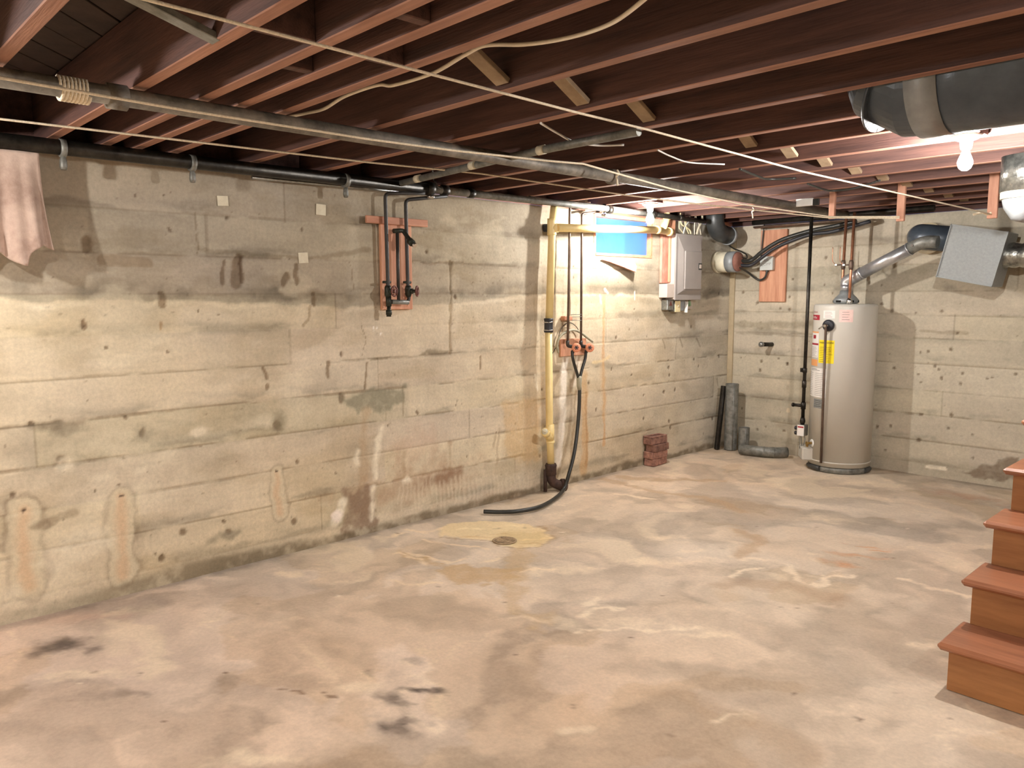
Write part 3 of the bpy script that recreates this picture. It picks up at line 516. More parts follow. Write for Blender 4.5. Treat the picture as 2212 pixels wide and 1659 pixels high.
# ------------------------------------------------------------------ ceiling: subfloor, joists, braces
ZB, ZT = 2.2, 2.435
g = G(); g.span((-0.2, -1.7, 2.46), (6.7, 7.05, 2.5)); ceil = g.build('ceiling', 'plankx', at=(0, 0, 2.46)); tag(ceil, kind='structure')
X0, X1, YA, YB = -0.15, 6.6, -1.6, 7.0
k = 0; t = (X0+YA)/math.sqrt(2); wpl = 0.142
while t < (X1+YB)/math.sqrt(2):
    a, b = t+0.003, t+wpl-0.003; mid = (a+b)/2*math.sqrt(2)      # line x+y = mid
    xs = max(X0, mid-YB), min(X1, mid-YA)
    if xs[1]-xs[0] > 0.3 and xs[0] < 4.6:
        xe = min(xs[1], 5.0); p0 = Vector((xs[0], mid-xs[0], 0)); p1 = Vector((xe, mid-xe, 0)); c = (p0+p1)/2; L_ = (p1-p0).length-0.1
        g = G(); g.box((c.x, c.y, 2.447+random.uniform(-0.002, 0.002)), (L_, b-a, 0.018), rotm('Z', -45), 0.002); g.build('plank', 'plankx', ceil)
    t += wpl
FAR = [-1.48, -1.07, -0.66, -0.25, 0.16, 0.57, 0.98, 1.20, 1.34, 1.51, 1.92, 2.335, 2.75, 3.19, 3.58, 4.0, 4.41, 4.81, 5.22, 5.63, 6.04, 6.45, 6.80]
g = G(); g.span((-0.13, -0.0225, ZB), (6.58, 0.0225, ZT), 0.003); j0 = g.build('joist', 'joist', ceil); j0.data.materials.append(M['joistlit'])
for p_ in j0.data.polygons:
    if p_.normal.z < -0.6: p_.material_index = 1  # undersides take the lit tone, sides keep the painted shade
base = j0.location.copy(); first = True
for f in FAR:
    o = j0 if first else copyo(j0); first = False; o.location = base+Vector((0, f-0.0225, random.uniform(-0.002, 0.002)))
g = G(); g.span((-0.14, -1.6, 2.157), (0.0, wA-0.45, 2.198), 0.003); g.build('sill_plate', 'boardh', ceil)
g = G(); g.span((-0.139, wA-0.449, 2.151), (-0.062, wB+0.099, 2.198), 0.003); g.build('sill_plate', 'boardh', ceil)
g = G(); g.span((-0.14, wB+0.1, 2.157), (0.0, 7.0, 2.198), 0.003); g.build('sill_plate', 'boardh', ceil)
g = G(); g.span((0.0, Y0, 2.157), (6.6, Y0+0.14, 2.198), 0.003); g.build('sill_plate', 'joist', ceil)
for (px, py, ya, yb) in [(612, 82, .98, 1.155), (882, 45, 1.20, 1.295), (645, 155, 1.20, 1.295), (835, 140, 1.34, 1.465)]:
    c = PC(px, py); g = G(); g.span((c.x-0.02, ya, ZB+0.004), (c.x+0.02, yb, ZT-0.02), 0.003); g.build('blocking', 'joist', ceil)
for i in range(9, len(FAR)-1):
    ya, yb = FAR[i], FAR[i+1]-0.045
    if 12 <= i < 13: continue
    for sgn, dx in ((1, 2.07), (-1, 2.14)):
        z0, z1 = (ZB+0.02, ZT-0.03) if sgn < 0 else (ZT-0.03, ZB+0.02)
        a = Vector((dx, ya+0.003, z0)); b = Vector((dx, yb-0.003, z1)); d = b-a; c = (a+b)/2
        g = G(); g.box(c, (0.062, d.length-0.012, 0.019), rotm('X', math.degrees(math.atan2(d.z, d.y))), 0.002); g.build('cross_brace', 'brace', ceil)
g = G(); a = PC(470, 32, 2.3); b = PC(520, 72, 2.21); a.y = 0.60; b.y = 0.93; d = b-a; g.box((a+b)/2, (0.05, d.length, 0.02), rotm('X', math.degrees(math.atan2(d.z, d.y))), 0.002); g.build('cross_brace', 'galvdull', ceil)
g = G(); g.tube([(2.3, 1.07, 2.27), (4.6, 1.07, 2.27)], 0.026, 12); tag(g.build('ceiling_pipe', 'teal'), 'dark teal pipe tucked between the joists at the top edge of the photo', 'pipe')

# ------------------------------------------------------------------ window in the left wall
win = thing('window_1', (-0.1, (wA+wB)/2, wC0), None, None, kind='structure')
zt = 2.15
g = G(); xo, xi = -0.06, 0.004
for a, b in [((xo, wA, wC0), (xi, wA+0.022, zt)), ((xo, wB-0.022, wC0), (xi, wB, zt)), ((xo, wA+0.022, wC0), (xi+0.004, wB-0.022, wC0+0.022)), ((xo, wA+0.022, zt-0.028), (xi, wB-0.022, zt))]: g.span(a, b, 0.002)
g.build('frame', 'frame', win)
g = G(); g.span((-0.045, wA+0.02, wC0+0.018), (-0.040, wB-0.02, zt-0.02)); g.build('pane', 'glass', win)
g = G(); g.span((-0.3, wA-0.02, wC0-0.03), (-0.06, wB+0.02, wC0)); g.span((-0.3, wA-0.04, wC0), (-0.06, wA, 2.3)); g.span((-0.3, wB, wC0), (-0.06, wB+0.04, 2.3)); g.build('reveal', 'conc', win)
g = G(); g.span((-0.75, wA+0.13, 1.5), (-0.66, wA+0.17, 2.6)); g.build('outside_post', 'outwood', win)
g = G(); g.span((-1.0, wA-0.9, 1.4), (-0.96, wB+0.9, 1.80)); g.build('outside_board', 'outwood', win)
c = PL(1310, 462, 0.01); g = G(); g.span((0.004, c.y-0.02, c.z-0.018), (0.02, c.y+0.02, c.z+0.01), 0.002); g.build('latch', 'white', win)
# splintered board wedged under the window
p = [PL(1301, 561, 0.02), PL(1368, 562, 0.05), PL(1376, 575, 0.07), PL(1374, 588, 0.08), PL(1345, 576, 0.05), PL(1318, 566, 0.03)]
g = G(); g.prism(p, (-0.018, 0, 0.0)); tag(g.build('splintered_board', 'oldboard'), 'broken reddish scrap of board jutting out just under the blue window', 'board')

# ------------------------------------------------------------------ bare bulbs
def lampholder(loc, i, label, block):
    t = thing('bulb_holder', loc, label, 'light')
    g = G(); g.span(block[0], block[1], 0.004); g.build('mounting_block', 'joist', t)
    z = loc[2]; g = G(); g.lathe([(0.060, z), (0.060, z-0.008), (0.045, z-0.018), (0.026, z-0.026), (0.023, z-0.055), (0.020, z-0.06)], (loc[0], loc[1], 0), seg=24); g.build('porcelain_base', 'porcelain', t)
    zb = z-0.05; g = G(); g.lathe([(0.013, zb), (0.014, zb-0.02), (0.024, zb-0.045), (0.030, zb-0.062), (0.030, zb-0.075), (0.023, zb-0.092), (0.012, zb-0.101), (0.001, zb-0.103)], (loc[0], loc[1], 0), seg=20); tag(g.build('bulb', bulb_mat(i), t), 'glowing bare white bulb')
lampholder((0.46, 4.89, 2.19), 0, 'lit bare bulb in a white holder beside the blue window', ((0.40, 4.815, 2.19), (0.53, 4.96, 2.30)))
lampholder((2.92, 3.86, 2.195), 1, 'lit bare bulb in a white holder just below the big black duct', ((2.86, 3.583, 2.195), (2.98, 3.95, 2.235)))
lampholder((1.05, -0.42, 2.185), 2, 'lit bare bulb out of the frame, beyond the hanging cloth', ((0.99, -0.60, 2.185), (1.11, -0.30, 2.225)))
lampholder((2.7, -0.48, 2.40), 3, 'added fill bulb out of the frame, behind the camera', ((2.64, -0.60, 2.40), (2.76, -0.30, 2.43)))  # unseen lamp added to even out brightness at the near end
lampholder((4.75, 2.12, 2.40), 4, 'added fill bulb out of the frame, over the open floor to the right', ((4.69, 1.95, 2.40), (4.81, 2.26, 2.43)))  # unseen lamp added as fill for the room's right side

lampholder((4.3, 5.0, 2.40), 5, 'added fill bulb out of the frame, above the upper stairs', ((4.24, 4.83, 2.40), (4.36, 5.14, 2.43)))  # unseen lamp added to brighten the back wall and nearby floor
# ------------------------------------------------------------------ overhead iron pipe, wall pipe
t = thing('overhead_pipe', (1.25, 2.8, 2.16), 'long dusty black iron pipe slung under the joists, running towards the corner', 'pipe')
g = G(); g.tube([(1.235, -1.5, 2.158), (1.255, 2.6, 2.160), (1.262, 6.5, 2.158)], 0.031, 16); g.build('pipe', 'dirtyiron', t)
for y in (0.58, 3.165): 
    g = G(); g.lathe([(0.031, -0.03), (0.042, -0.03), (0.042, 0.03), (0.031, 0.03)], (1.24 if y < 2 else 1.255, y+0.3, 2.158), (0, 1, 0), 16); g.build('coupling', 'dirtyiron', t)
g = G(); c0 = PC(158, 190, 2.16).y; 
pts = []
for i in range(0, 8*12): th = 2*math.pi*i/12; pts.append((1.238+0.036*math.cos(th), c0-0.04+0.011*i/12, 2.158+0.036*math.sin(th)))
g.tube(pts, 0.006, 6); tag(g.build('rope_binding', 'rope'), 'coils of cord wound round the overhead iron pipe, upper left', 'rope')
t = thing('wall_pipe', (0.14, 3.0, 2.16), 'dark steel pipe along the top of the long concrete wall', 'pipe')
g = G(); g.tube([(0.15, -1.5, 2.148), (0.15, 3.02, 2.160)], 0.034, 16); g.build('pipe', 'iron', t)
g = G(); g.tube([(0.15, 3.02, 2.160), (0.15, 4.6, 2.168), (0.15, 5.35, 2.165)], 0.024, 14); g.build('pipe', 'galvdull', t)
g = G(); g.tube([(0.15, 5.35, 2.165), (0.15, 6.12, 2.155)], 0.020, 12); g.build('pipe', 'iron', t)
for y, r in ((3.02, .042), (3.14, .034), (3.36, .030), (4.78, .032), (5.35, .030), (5.75, .026)):
    g = G(); g.lathe([(r*0.8, -0.025), (r, -0.022), (r, 0.022), (r*0.8, 0.025)], (0.15, y, 2.162), (0, 1, 0), 16); g.build('coupling', 'iron', t)
for y in (0.98, 1.55, 2.42):
    g = G(); g.lathe([(0.036, -0.012), (0.040, -0.012), (0.040, 0.012), (0.036, 0.012)], (0.15, y, 2.152), (0, 1, 0), 16); g.lathe([(0.012, 0), (0.016, 0.015), (0.014, 0.045), (0.008, 0.06)], (0.15, y, 2.058), (0, 0, 1), 10); g.build('pipe_clamp', 'galvdull', t)
for y in (3.03, 4.72): 
    g = G(); g.tube([(0.15, y, 2.13), (0.15, y, 2.20)], 0.016, 10); g.lathe([(0.012, 0), (0.026, 0.005), (0.026, 0.02), (0.012, 0.025)], (0.15, y, 2.10), (0, 0, 1), 12); g.build('valve', 'chrome', t)
g = G(); g.tube([(0.06, 1.9, 2.128), (0.06, 3.05, 2.140)], 0.010, 8); tag(g.build('thin_conduit', 'galv'), 'thin bright conduit just under the wall pipe, left of the tap board', 'conduit')
g = G(); g.tube([PC(x, y, 2.17) for x, y in ((866, 396), (1080, 344), (1200, 318), (1380, 284))], 0.019, 12); o = g.build('joist_conduit', 'galvdull'); tag(o, 'pale grey sheet metal tube running along one joist, left of centre', 'pipe')
p = [PC(x, y, 2.17) for x, y in ((903, 386), (1022, 357), (1170, 324))]
t_ax = (PC(1380, 284, 2.17)-PC(866, 396, 2.17)).normalized()
ORG[o.name] = o.location.copy()
for c in p: g = G(); g.tube([c-t_ax*0.022, c+t_ax*0.022], 0.022, 12); g.build('band', 'paper', o)

# ------------------------------------------------------------------ hanging posts and clotheslines
posts = []
PY = 5.570
for (x, y, w_, lab) in [(1797, 473, .042, 'short orange-lit hanging wooden post, leftmost of the three that hold the clotheslines'), (1945, 478, .050, 'short hanging wooden post, middle one of the three that hold the clotheslines'), (2143, 472, .055, 'short hanging wooden post beside the second duct, right one of the three')]:
    c = U(x, y, 1, PY); g = G(); g.span((c.x-w_/2, PY-0.014, c.z), (c.x+w_/2, PY+0.014, 2.36), 0.003); tag(g.build('hanging_post', 'post'), lab, 'post', 'hanging posts'); posts.append(c)
def rope(pts, label, r=0.0048, m='rope', name='clothesline'):
    g = G(); g.tube(pts, r, 8); return tag(g.build(name, m), label, 'rope')
yb_ = PY-0.02
def onpost(i, dz=0.02, dx=0.0): c = posts[i]; return Vector((c.x+dx, yb_, c.z+dz))
a = PC(320, 0, 2.18); b = PC(1250, 244, 2.18); rope([a+(a-b)*0.5, a, b, PC(1395, 279, 2.172), U(1735, 371, 1, 3.93), onpost(2, 0.025)], 'cream clothesline cord from the top edge to the right hanging post')
rope([PC(-300, 115, 2.115), PC(0, 168, 2.115), PC(400, 238, 2.115), PC(800, 301, 2.12), PC(981, 325, 2.115), PC(1180, 347, 2.112), PC(1260, 354, 2.112), PC(1450, 408, 2.105), U(1600, 441, 2, 2.10), onpost(0, 0.015), onpost(1, 0.03)], 'cream clothesline cord along the underside of the overhead iron pipe')
rope([PC(-300, 222, 2.17), PC(0, 257, 2.17), PC(800, 351, 2.17), PC(1039, 375, 2.185), PC(1350, 421, 2.14), U(1500, 440, 2, 2.115), onpost(0, 0.006), onpost(1, 0.02)], 'bright cream clothesline cord, lowest of the three, nearest the long wall')
g = G(); c = onpost(2, 0.03); g.tube(smoothpath([c+Vector((-0.10, -0.01, 0.0)), c+Vector((-0.05, -0.012, 0.008)), c+Vector((-0.02, 0.0, -0.004)), c+Vector((0.0, -0.004, 0.004))]), 0.007, 8); tag(g.build('rope_knot', 'rope'), 'frayed knot of cord tied at the right hanging post', 'rope')
for (x, y, lab) in [(1333, 380, 'small knotted loop of cord hanging from the overhead pipe near the window'), (1626, 457, 'tiny cord tie on the lowest clothesline, right of the breaker panel')]:
    c = PC(x, y, 2.12); g = G(); g.tube(smoothpath([c+Vector((0, 0, 0.03)), c+Vector((0.012, 0, 0.01)), c+Vector((-0.008, 0.005, 0.0)), c+Vector((0, 0, -0.02)), c+Vector((0.004, 0, -0.05))]), 0.005, 8); tag(g.build('cord_tie', 'rope'), lab, 'rope')
# electric cables looping between joists
def cable(pts, r, m, label, name='cable', cat='cable'):
    g = G(); g.tube(smoothpath(pts), r, 8); return tag(g.build(name, m), label, cat)
cable([PC(x, y, 2.215) for x, y in ((1420, -30), (1390, 0), (1330, 45), (1270, 70), (1200, 87), (1130, 96), (1050, 98), (1005, 118), (935, 158), (850, 184), (815, 184), (745, 208), (700, 235), (660, 245), (612, 254))], 0.0062, 'cable', 'flat white electric cable looping from joist to joist near the top of the photo')
cable([PC(x, y, 2.19) for x, y in ((1168, 266), (1205, 288), (1240, 306), (1290, 314), (1348, 313))], 0.005, 'white', 'thin white wire sagging below the joists at the centre')
cable([PC(x, y, 2.19) for x, y in ((1420, 324), (1450, 338), (1490, 351), (1565, 355))], 0.004, 'white', 'thin white wire sagging below the joists above the near bulb')
cable([PC(x, y, 2.188) for x, y in ((1598, 365), (1635, 380), (1660, 387), (1720, 385))], 0.007, 'hose', 'dark cable stapled below joists, above the back plank')
cable([PC(x, y, 2.188) for x, y in ((1745, 397), (1775, 408), (1800, 412), (1848, 406), (1900, 390))], 0.007, 'hose', 'dark cable sagging under the joists beside the pale cross braces')
cable([U(x, y, 2, 2.19) for x, y in ((1143, 424), (1175, 432), (1210, 441), (1222, 447))], 0.006, 'hose', 'short dark wire from the ceiling down to the thin vertical pipes')
for (x, y, x2, y2, lab) in [(934, 370, 942, 400, 'loop of grey wire hanging on the wall pipe by the tap board')]:
    cable([PC(934, 368, 2.19), PL(936, 385, 0.15), PL(942, 396, 0.16), PL(946, 404, 0.17), PL(958, 410, 0.17)], 0.004, 'galvdull', lab, 'wire')

# ------------------------------------------------------------------ stained cloth on the wall pipe
t0, t1 = PL(-190, 318, 0.16), PL(84, 331, 0.16)
me_g = G(); nu, nv = 44, 40; grid = []
bl = PL(98, 540, 0.17); bt = [(0.0, -0.02), (0.15, 0.02), (0.34, -0.03), (0.55, 0.02), (0.70, -0.03), (0.765, -0.045), (0.80, 0.01), (0.90, 0.05), (1.0, 0.03)]
ztop = 2.118; zbm = bl.z
for i in range(nu):
    u = i/(nu-1); row = []
    zb_ = zbm+0.0+np.interp(u, [b[0] for b in bt], [b[1] for b in bt])-0.03
    for j in range(nv):
        v = j/(nv-1); yy = t0.y+(t1.y-t0.y)*u + v*v*0.030*u
        z = ztop+(zb_-ztop)*v
        x = 0.155+0.022*math.sin(u*17+0.6*v)*v**0.6+0.012*math.sin(u*41+1.5+v*2)*v+(0.02*sst(0.84, 0.86, np.array(u))*v)+0.015*v
        row.append(me_g.bm.verts.new((float(x), yy, float(z))))
    grid.append(row)
for i in range(nu-1):
    for j in range(nv-1): f = me_g.bm.faces.new((grid[i][j], grid[i+1][j], grid[i+1][j+1], grid[i][j+1])); f.smooth = True
cl = me_g.build('hanging_cloth', 'cloth'); tag(cl, 'stained pale pink cloth hanging from the wall pipe at the left edge', 'cloth')
sm = cl.modifiers.new('thick', 'SOLIDIFY'); sm.thickness = 0.004
# paper patches on the wall
for (x, y, w_, h_, lab) in [(481, 434, .058, .052, 'small pale paper square on the wall, the left one'), (693, 453, .062, .062, 'pale paper square on the wall, nearest the tap board'), (655, 557, .060, .060, 'faint grey paper square on the wall, lowest of the three')]:
    c = PL(x, y, 0.004); g = G(); g.box((0.005, c.y, c.z), (0.002, w_, h_), rotm('X', random.uniform(-4, 4))); tag(g.build('paper_square', 'paper'), lab, 'paper')

# ------------------------------------------------------------------ tap board on the long wall
t = thing('tap_board', (0.02, PL(857, 669).y, PL(857, 669).z), 'reddish wooden board on the wall carrying the old black taps', 'board')
a = PL(822, 480, 0.03); b = PL(892, 668, 0.03); g = G(); g.span((0.006, a.y, b.z), (0.03, b.y, a.z), 0.003); g.build('backboard', 'board', t)
g = G(); m_ = (a.y+b.y)/2
for y in (m_-0.075, m_+0.075): g.span((0.03, y-0.003, b.z+0.02), (0.034, y+0.003, a.z))
a2 = PL(791, 467, 0.045); b2 = PL(924, 490, 0.045); g.build('raised_bead', 'board', t)
g = G(); g.box((0.040, (a2.y+b2.y)/2, (a2.z+b2.z)/2+0.002), (0.018, b2.y-a2.y, 0.045), rotm('X', 0.0), 0.003); g.build('cross_strip', 'boardh', t)
X_ = 0.085
def TP(x, y, o=X_): return PL(x, y, o)
t = thing('tap_pipework', TP(838, 684), 'old black iron pipes with two red wheel taps mounted on the tap board', 'pipework')
zarm = 2.135
e1 = TP(832, 416); e2 = TP(876, 430)
g = G(); g.tube(fillet([(0.19, e1.y+0.22, 2.125), (X_, e1.y, e1.z-0.005), TP(838, 612), TP(839, 647)], 0.03), 0.0115, 12); g.build('left_pipe', 'darkpipe', t)
g = G(); g.tube(fillet([(0.17, e2.y+0.26, 2.125), (X_, e2.y, e2.z-0.005), TP(881, 614), TP(884, 652), TP(842, 651)], 0.03), 0.0115, 12); g.build('right_pipe', 'darkpipe', t)
g = G(); g.tube(fillet([TP(861, 650), TP(858, 501)], 0.01), 0.0105, 12); g.build('middle_pipe', 'darkpipe', t)
g = G(); g.tube(fillet([TP(850, 499), TP(871, 498), TP(880, 512, 0.12), TP(893, 527, 0.17)], 0.015), [0.015]*30 if False else 0.014, 12); g.tube([TP(885, 520, 0.14), TP(891, 526, 0.165)], 0.022, 12); g.build('spout', 'valve', t)
g = G(); g.tube([TP(893, 527, 0.17), TP(897, 531, 0.185)], 0.016, 12); g.build('spout_tip', 'chrome', t)
g = G(); g.tube([TP(839, 640), TP(840, 662)], 0.017, 12); g.tube([TP(840, 662), TP(840, 684)], [0.012, 0.015], 12); g.tube([TP(840, 670), TP(840, 680)], 0.019, 8); g.build('drain_nipple', 'valve', t)
g = G(); g.tube([TP(846, 652), TP(882, 653)], 0.0145, 12); g.build('pale_cross_pipe', 'galvdull', t)
for (x, y, hx) in [(838, 629, 852), (882, 629, 901)]:
    c = TP(x, y); h = TP(hx, y, 0.13); g = G(); g.tube([c+Vector((0, 0, -0.035)), c+Vector((0, 0, -0.02)), c+Vector((0, 0, 0.02)), c+Vector((0, 0, 0.035))], [0.016, 0.021, 0.021, 0.016], 12); g.tube([c, h], 0.011, 10); g.tube([c+(h-c)*0.25, c+(h-c)*0.55], 0.017, 8); g.tube([c+Vector((0.0, -0.035, 0.055)), c+Vector((0.0, 0.02, 0.055))], 0.008, 8)
    vb = g.build('valve_body', 'valve', t); d = (h-c).normalized(); q = Vector((0, 0, 1)).rotation_difference(d).to_matrix(); R_ = 0.030
    g = G(); g.tube([h+q @ Vector((R_*math.cos(2*math.pi*i/20), R_*math.sin(2*math.pi*i/20), 0)) for i in range(21)], 0.0055, 8, cap=False)
    for i in range(5): th = 2*math.pi*i/5; g.tube([h, h+q @ Vector((R_*math.cos(th), R_*math.sin(th), 0))], 0.004, 6)
    g.lathe([(0.010, -0.006), (0.010, 0.008)], h, d, 10); o = g.build('handwheel', 'redwheel', vb)

# ------------------------------------------------------------------ cream plastic standpipe
XP = 0.07
def SP(x, y, o=XP): return PL(x, y, o)
t = thing('standpipe', SP(1190, 1000), 'cream plastic drain stack with a horizontal arm crossing the window', 'pipe')
g = G(); g.tube([SP(1198, 440), SP(1193, 485), SP(1186, 700)], 0.0285, 18); g.build('upper_pipe', 'pvc', t)
g = G(); g.tube([SP(1185, 705), SP(1187, 915), SP(1190, 1003)], 0.0275, 18); g.build('lower_pipe', 'pvc', t)
g = G(); g.lathe([(0.034, 0), (0.036, 0.012), (0.033, 0.02), (0.033, 0.085), (0.036, 0.094), (0.034, 0.105)], SP(1185, 718), (0, 0, 1), 18); rb = g.build('rubber_coupling', 'rubber', t)
for y in (713, 696): g = G(); c = SP(1185, y); g.lathe([(0.037, -0.004), (0.038, 0), (0.037, 0.004)], c, (0, 0, 1), 18); g.build('clamp_band', 'chrome', rb)
g = G(); g.lathe([(0.034, 0), (0.035, 0.01), (0.034, 0.10), (0.034, 0.12)], SP(1192, 508), (0, 0, 1), 18); c = SP(1193, 493); c2 = SP(1206, 492, 0.112); g.tube([c, c2], 0.033, 16); g.build('tee_fitting', 'pvc', t)
g = G(); g.tube([SP(1203, 492, 0.112), SP(1418, 497, 0.112)], 0.030, 18); g.build('arm_pipe', 'pvc', t)
g = G(); c = SP(1190, 492, XP-0.02); g.tube([c, c+Vector((-0.05, -0.02, 0))], 0.030, 14); g.build('wall_stub', 'rubber', t)
g = G(); a = SP(1417, 496, 0.112); b = SP(1447, 501, 0.112); g.tube([a, a+(b-a)*0.2, a+(b-a)*0.2, b], [0.034, 0.034, 0.030, 0.030], 16); g.tube([b-(b-a)*0.12, b+(b-a)*0.05], 0.036, 16); m_ = a+(b-a)*0.45; g.tube(fillet([m_, SP(1439, 478, 0.10), SP(1440, 466, 0.095)], 0.02), 0.029, 16); g.tube([SP(1440, 474, 0.095), SP(1441, 466, 0.095)], 0.033, 16); g.build('end_wye', 'pvc', t)
g = G(); g.tube([SP(1441, 466, 0.095), SP(1441, 442, 0.095)], 0.025, 14); g.build('riser_pipe', 'pvc', t)
g = G(); g.lathe([(0.032, 0), (0.034, 0.008), (0.032, 0.018)], SP(1189, 957), (0, 0, 1), 18); g.lathe([(0.032, 0), (0.033, 0.05), (0.032, 0.12)], SP(1188, 950), (0, 0, 1), 18); a = SP(1189, 948, 0.075); b = SP(1178, 934, 0.12); g.tube([a, b], 0.026, 14); g.tube([b-(b-a)*0.25, b+(b-a)*0.1], 0.031, 14); wy = g.build('cleanout_wye', 'pvc', t)
d = (b-a).normalized(); q = Vector((0, 0, 1)).rotation_difference(d).to_matrix(); c = b+(b-a)*0.11; g = G(); g.lathe([(0.024, 0), (0.024, 0.004), (0.006, 0.004)], c, d, 14)
g.box(c+d*0.008, (0.034, 0.008, 0.01), q); g.build('cleanout_cap', 'pvcw', wy)
# cast iron elbow
b0 = SP(1190, 1004); t = thing('cast_iron_elbow', (b0.x, b0.y, 0), 'rusty cast iron elbow at the foot of the cream standpipe', 'pipe fitting')
g = G(); g.tube([b0+Vector((0, 0, 0.01)), b0+Vector((0, 0, -0.005)), b0+Vector((0, 0, -0.02)), b0+Vector((0, 0, -0.075)), b0+Vector((0, 0, -0.08))], [0.040, 0.046, 0.043, 0.043, 0.036], 18); g.build('hub', 'rust', t)
g = G(); g.tube(fillet([b0+Vector((0, 0, -0.07)), Vector((b0.x, b0.y+0.01, 0.07)), Vector((b0.x+0.04, b0.y+0.075, 0.035)), Vector((b0.x+0.05, b0.y+0.11, 0.02))], 0.06), 0.036, 16); g.lathe([(0.036, -0.03), (0.044, -0.022), (0.044, 0.0), (0.03, 0.004)], (b0.x+0.045, b0.y+0.10, 0.045), (0.35, 0.9, -0.1), 16); g.build('bend', 'rust', t)
g = G(); g.tube([(0.045, b0.y-0.035, 0.0), (0.045, b0.y-0.035, 0.17)], 0.015, 12); tag(g.build('iron_stub', 'rust'), 'short rusty upright pipe behind the cast iron elbow', 'pipe')

# ------------------------------------------------------------------ washing machine taps
XL = 0.07
t = thing('laundry_board', PL(1238, 766, 0.01), 'small orange wooden block on the wall behind the two laundry taps', 'board')
a = PL(1211, 733, 0.02); b = PL(1266, 766, 0.02); g = G(); g.span((0.004, a.y, b.z), (0.022, b.y, a.z), 0.003); g.build('block', 'board', t)
t = thing('laundry_pipes', PL(1241, 752, XL), 'pair of thin brown water pipes ending in two taps with pink round handles', 'pipework')
top1 = PL(1229, 447, XL); top2 = PL(1255, 466, XL)
def LZ(x, y, o=XL): return PL(x, y, o)
g = G(); g.tube(fillet([LZ(1275, 439, 0.13), LZ(1231, 446), LZ(1229, 600), LZ(1226, 745)], 0.02), 0.0095, 12); g.build('left_pipe', 'brownpipe', t)
g = G(); g.tube(fillet([LZ(1330, 452, 0.13), LZ(1257, 462), LZ(1256, 600), LZ(1255, 745)], 0.02), 0.0095, 12); g.build('right_pipe', 'brownpipe', t)
for x, hx, nm in ((1226, 1245, 0), (1255, 1274, 1)):
    c = LZ(x, 747); e = LZ(hx-3, 750, 0.075); h = LZ(hx, 751, 0.125)
    g = G(); g.tube(fillet([c+Vector((0, 0, 0.04)), c, e], 0.02), 0.014, 12); g.tube([e, h], 0.010, 10); g.tube([e, LZ(hx-9, 763, 0.085)], 0.013, 10); vb = g.build('tap_body', 'darkpipe', t)
    g = G(); n_ = Vector((0.78, -0.62, 0.05)).normalized(); g.lathe([(0.034, -0.005), (0.036, 0), (0.034, 0.006), (0.02, 0.007)], h, n_, 24); dsc = g.build('round_handle', 'orangedisc', vb)
    g = G(); q = Vector((0, 0, 1)).rotation_difference(n_).to_matrix()
    for i in range(6): th = math.pi*i/3; g.box(h+n_*0.009+q @ Vector((0.011*math.cos(th), 0.011*math.sin(th), 0)), (0.013, 0.006, 0.004), q @ Matrix.Rotation(th, 3, 'Z'))
    g.lathe([(0.006, 0.008), (0.005, 0.014)], h, n_, 8); g.build('handle_badge', 'rubber', vb)
t = thing('pipe_bracket', LZ(1225, 688, 0.03), 'small reddish wooden block strapping the thin brown pipes to the wall', 'bracket')
a = LZ(1216, 683, 0.03); b = LZ(1233, 692, 0.03); g = G(); g.span((0.005, a.y, b.z), (0.05, b.y, a.z), 0.004); g.build('block', 'boardh', t)
g = G(); 
for yy in (685, 692, 680): g.tube([LZ(1233, yy, 0.04), LZ(1256, yy-1 if yy < 690 else yy, 0.082)], 0.0025, 6)
g.build('strap_wire', 'galvdull', t)
# hoses
g = G(); pj = LZ(1250, 818, 0.10)
g.tube(smoothpath([LZ(1236, 758, 0.09), LZ(1237, 772, 0.10), LZ(1242, 792, 0.10), pj]), 0.012, 10); g.tube(smoothpath([LZ(1266, 757, 0.09), LZ(1264, 775, 0.10), LZ(1258, 795, 0.10), pj+Vector((0, 0.012, 0))]), 0.012, 10)
t = thing('drain_hose', (0.2, 4.1, 0.0), 'black rubber hose hanging from the laundry taps and curling on the floor', 'hose'); g.build('twin_hoses', 'hose', t)
g = G(); c = pj+Vector((0.0, 0.005, 0.0)); g.tube([c+Vector((0, 0, 0.02)), c, LZ(1251, 835, 0.105), LZ(1252, 842, 0.105)], [0.018, 0.022, 0.018, 0.016], 12); g.build('y_connector', 'greyhose', t)
hp = [LZ(1252, 840, 0.105), LZ(1251, 880, 0.11), LZ(1247, 930, 0.12), LZ(1240, 980, 0.16), LZ(1230, 1020, 0.19), U(1219, 1055, 2, 0.04), PF(1200, 1076, 0.02), PF(1165, 1095, 0.02), PF(1120, 1104, 0.018), PF(1080, 1106, 0.018), PF(1045, 1105, 0.018)]
g = G(); g.tube(smoothpath(hp), 0.0145, 12); g.build('hose', 'hose', t)
g = G(); g.tube(smoothpath([LZ(1206, 762, 0.03), LZ(1203, 745, 0.04), LZ(1210, 727, 0.05), LZ(1225, 716, 0.06), LZ(1240, 713, 0.06), LZ(1255, 719, 0.06), LZ(1268, 729, 0.06), LZ(1280, 738, 0.06)]), 0.0095, 10); tag(g.build('grey_hose_loop', 'greyhose'), 'arched pale grey hose draped over the laundry taps', 'hose')
g = G(); g.tube(smoothpath([LZ(1192, 766, 0.03), LZ(1203, 745, 0.02), LZ(1210, 715, 0.02), LZ(1222, 700, 0.02), LZ(1234, 698, 0.02), LZ(1245, 706, 0.02), LZ(1252, 718, 0.02)]), 0.003, 8); tag(g.build('thin_wire_loop', 'darkpipe'), 'thin dark wire arching above the grey hose by the laundry taps', 'wire')

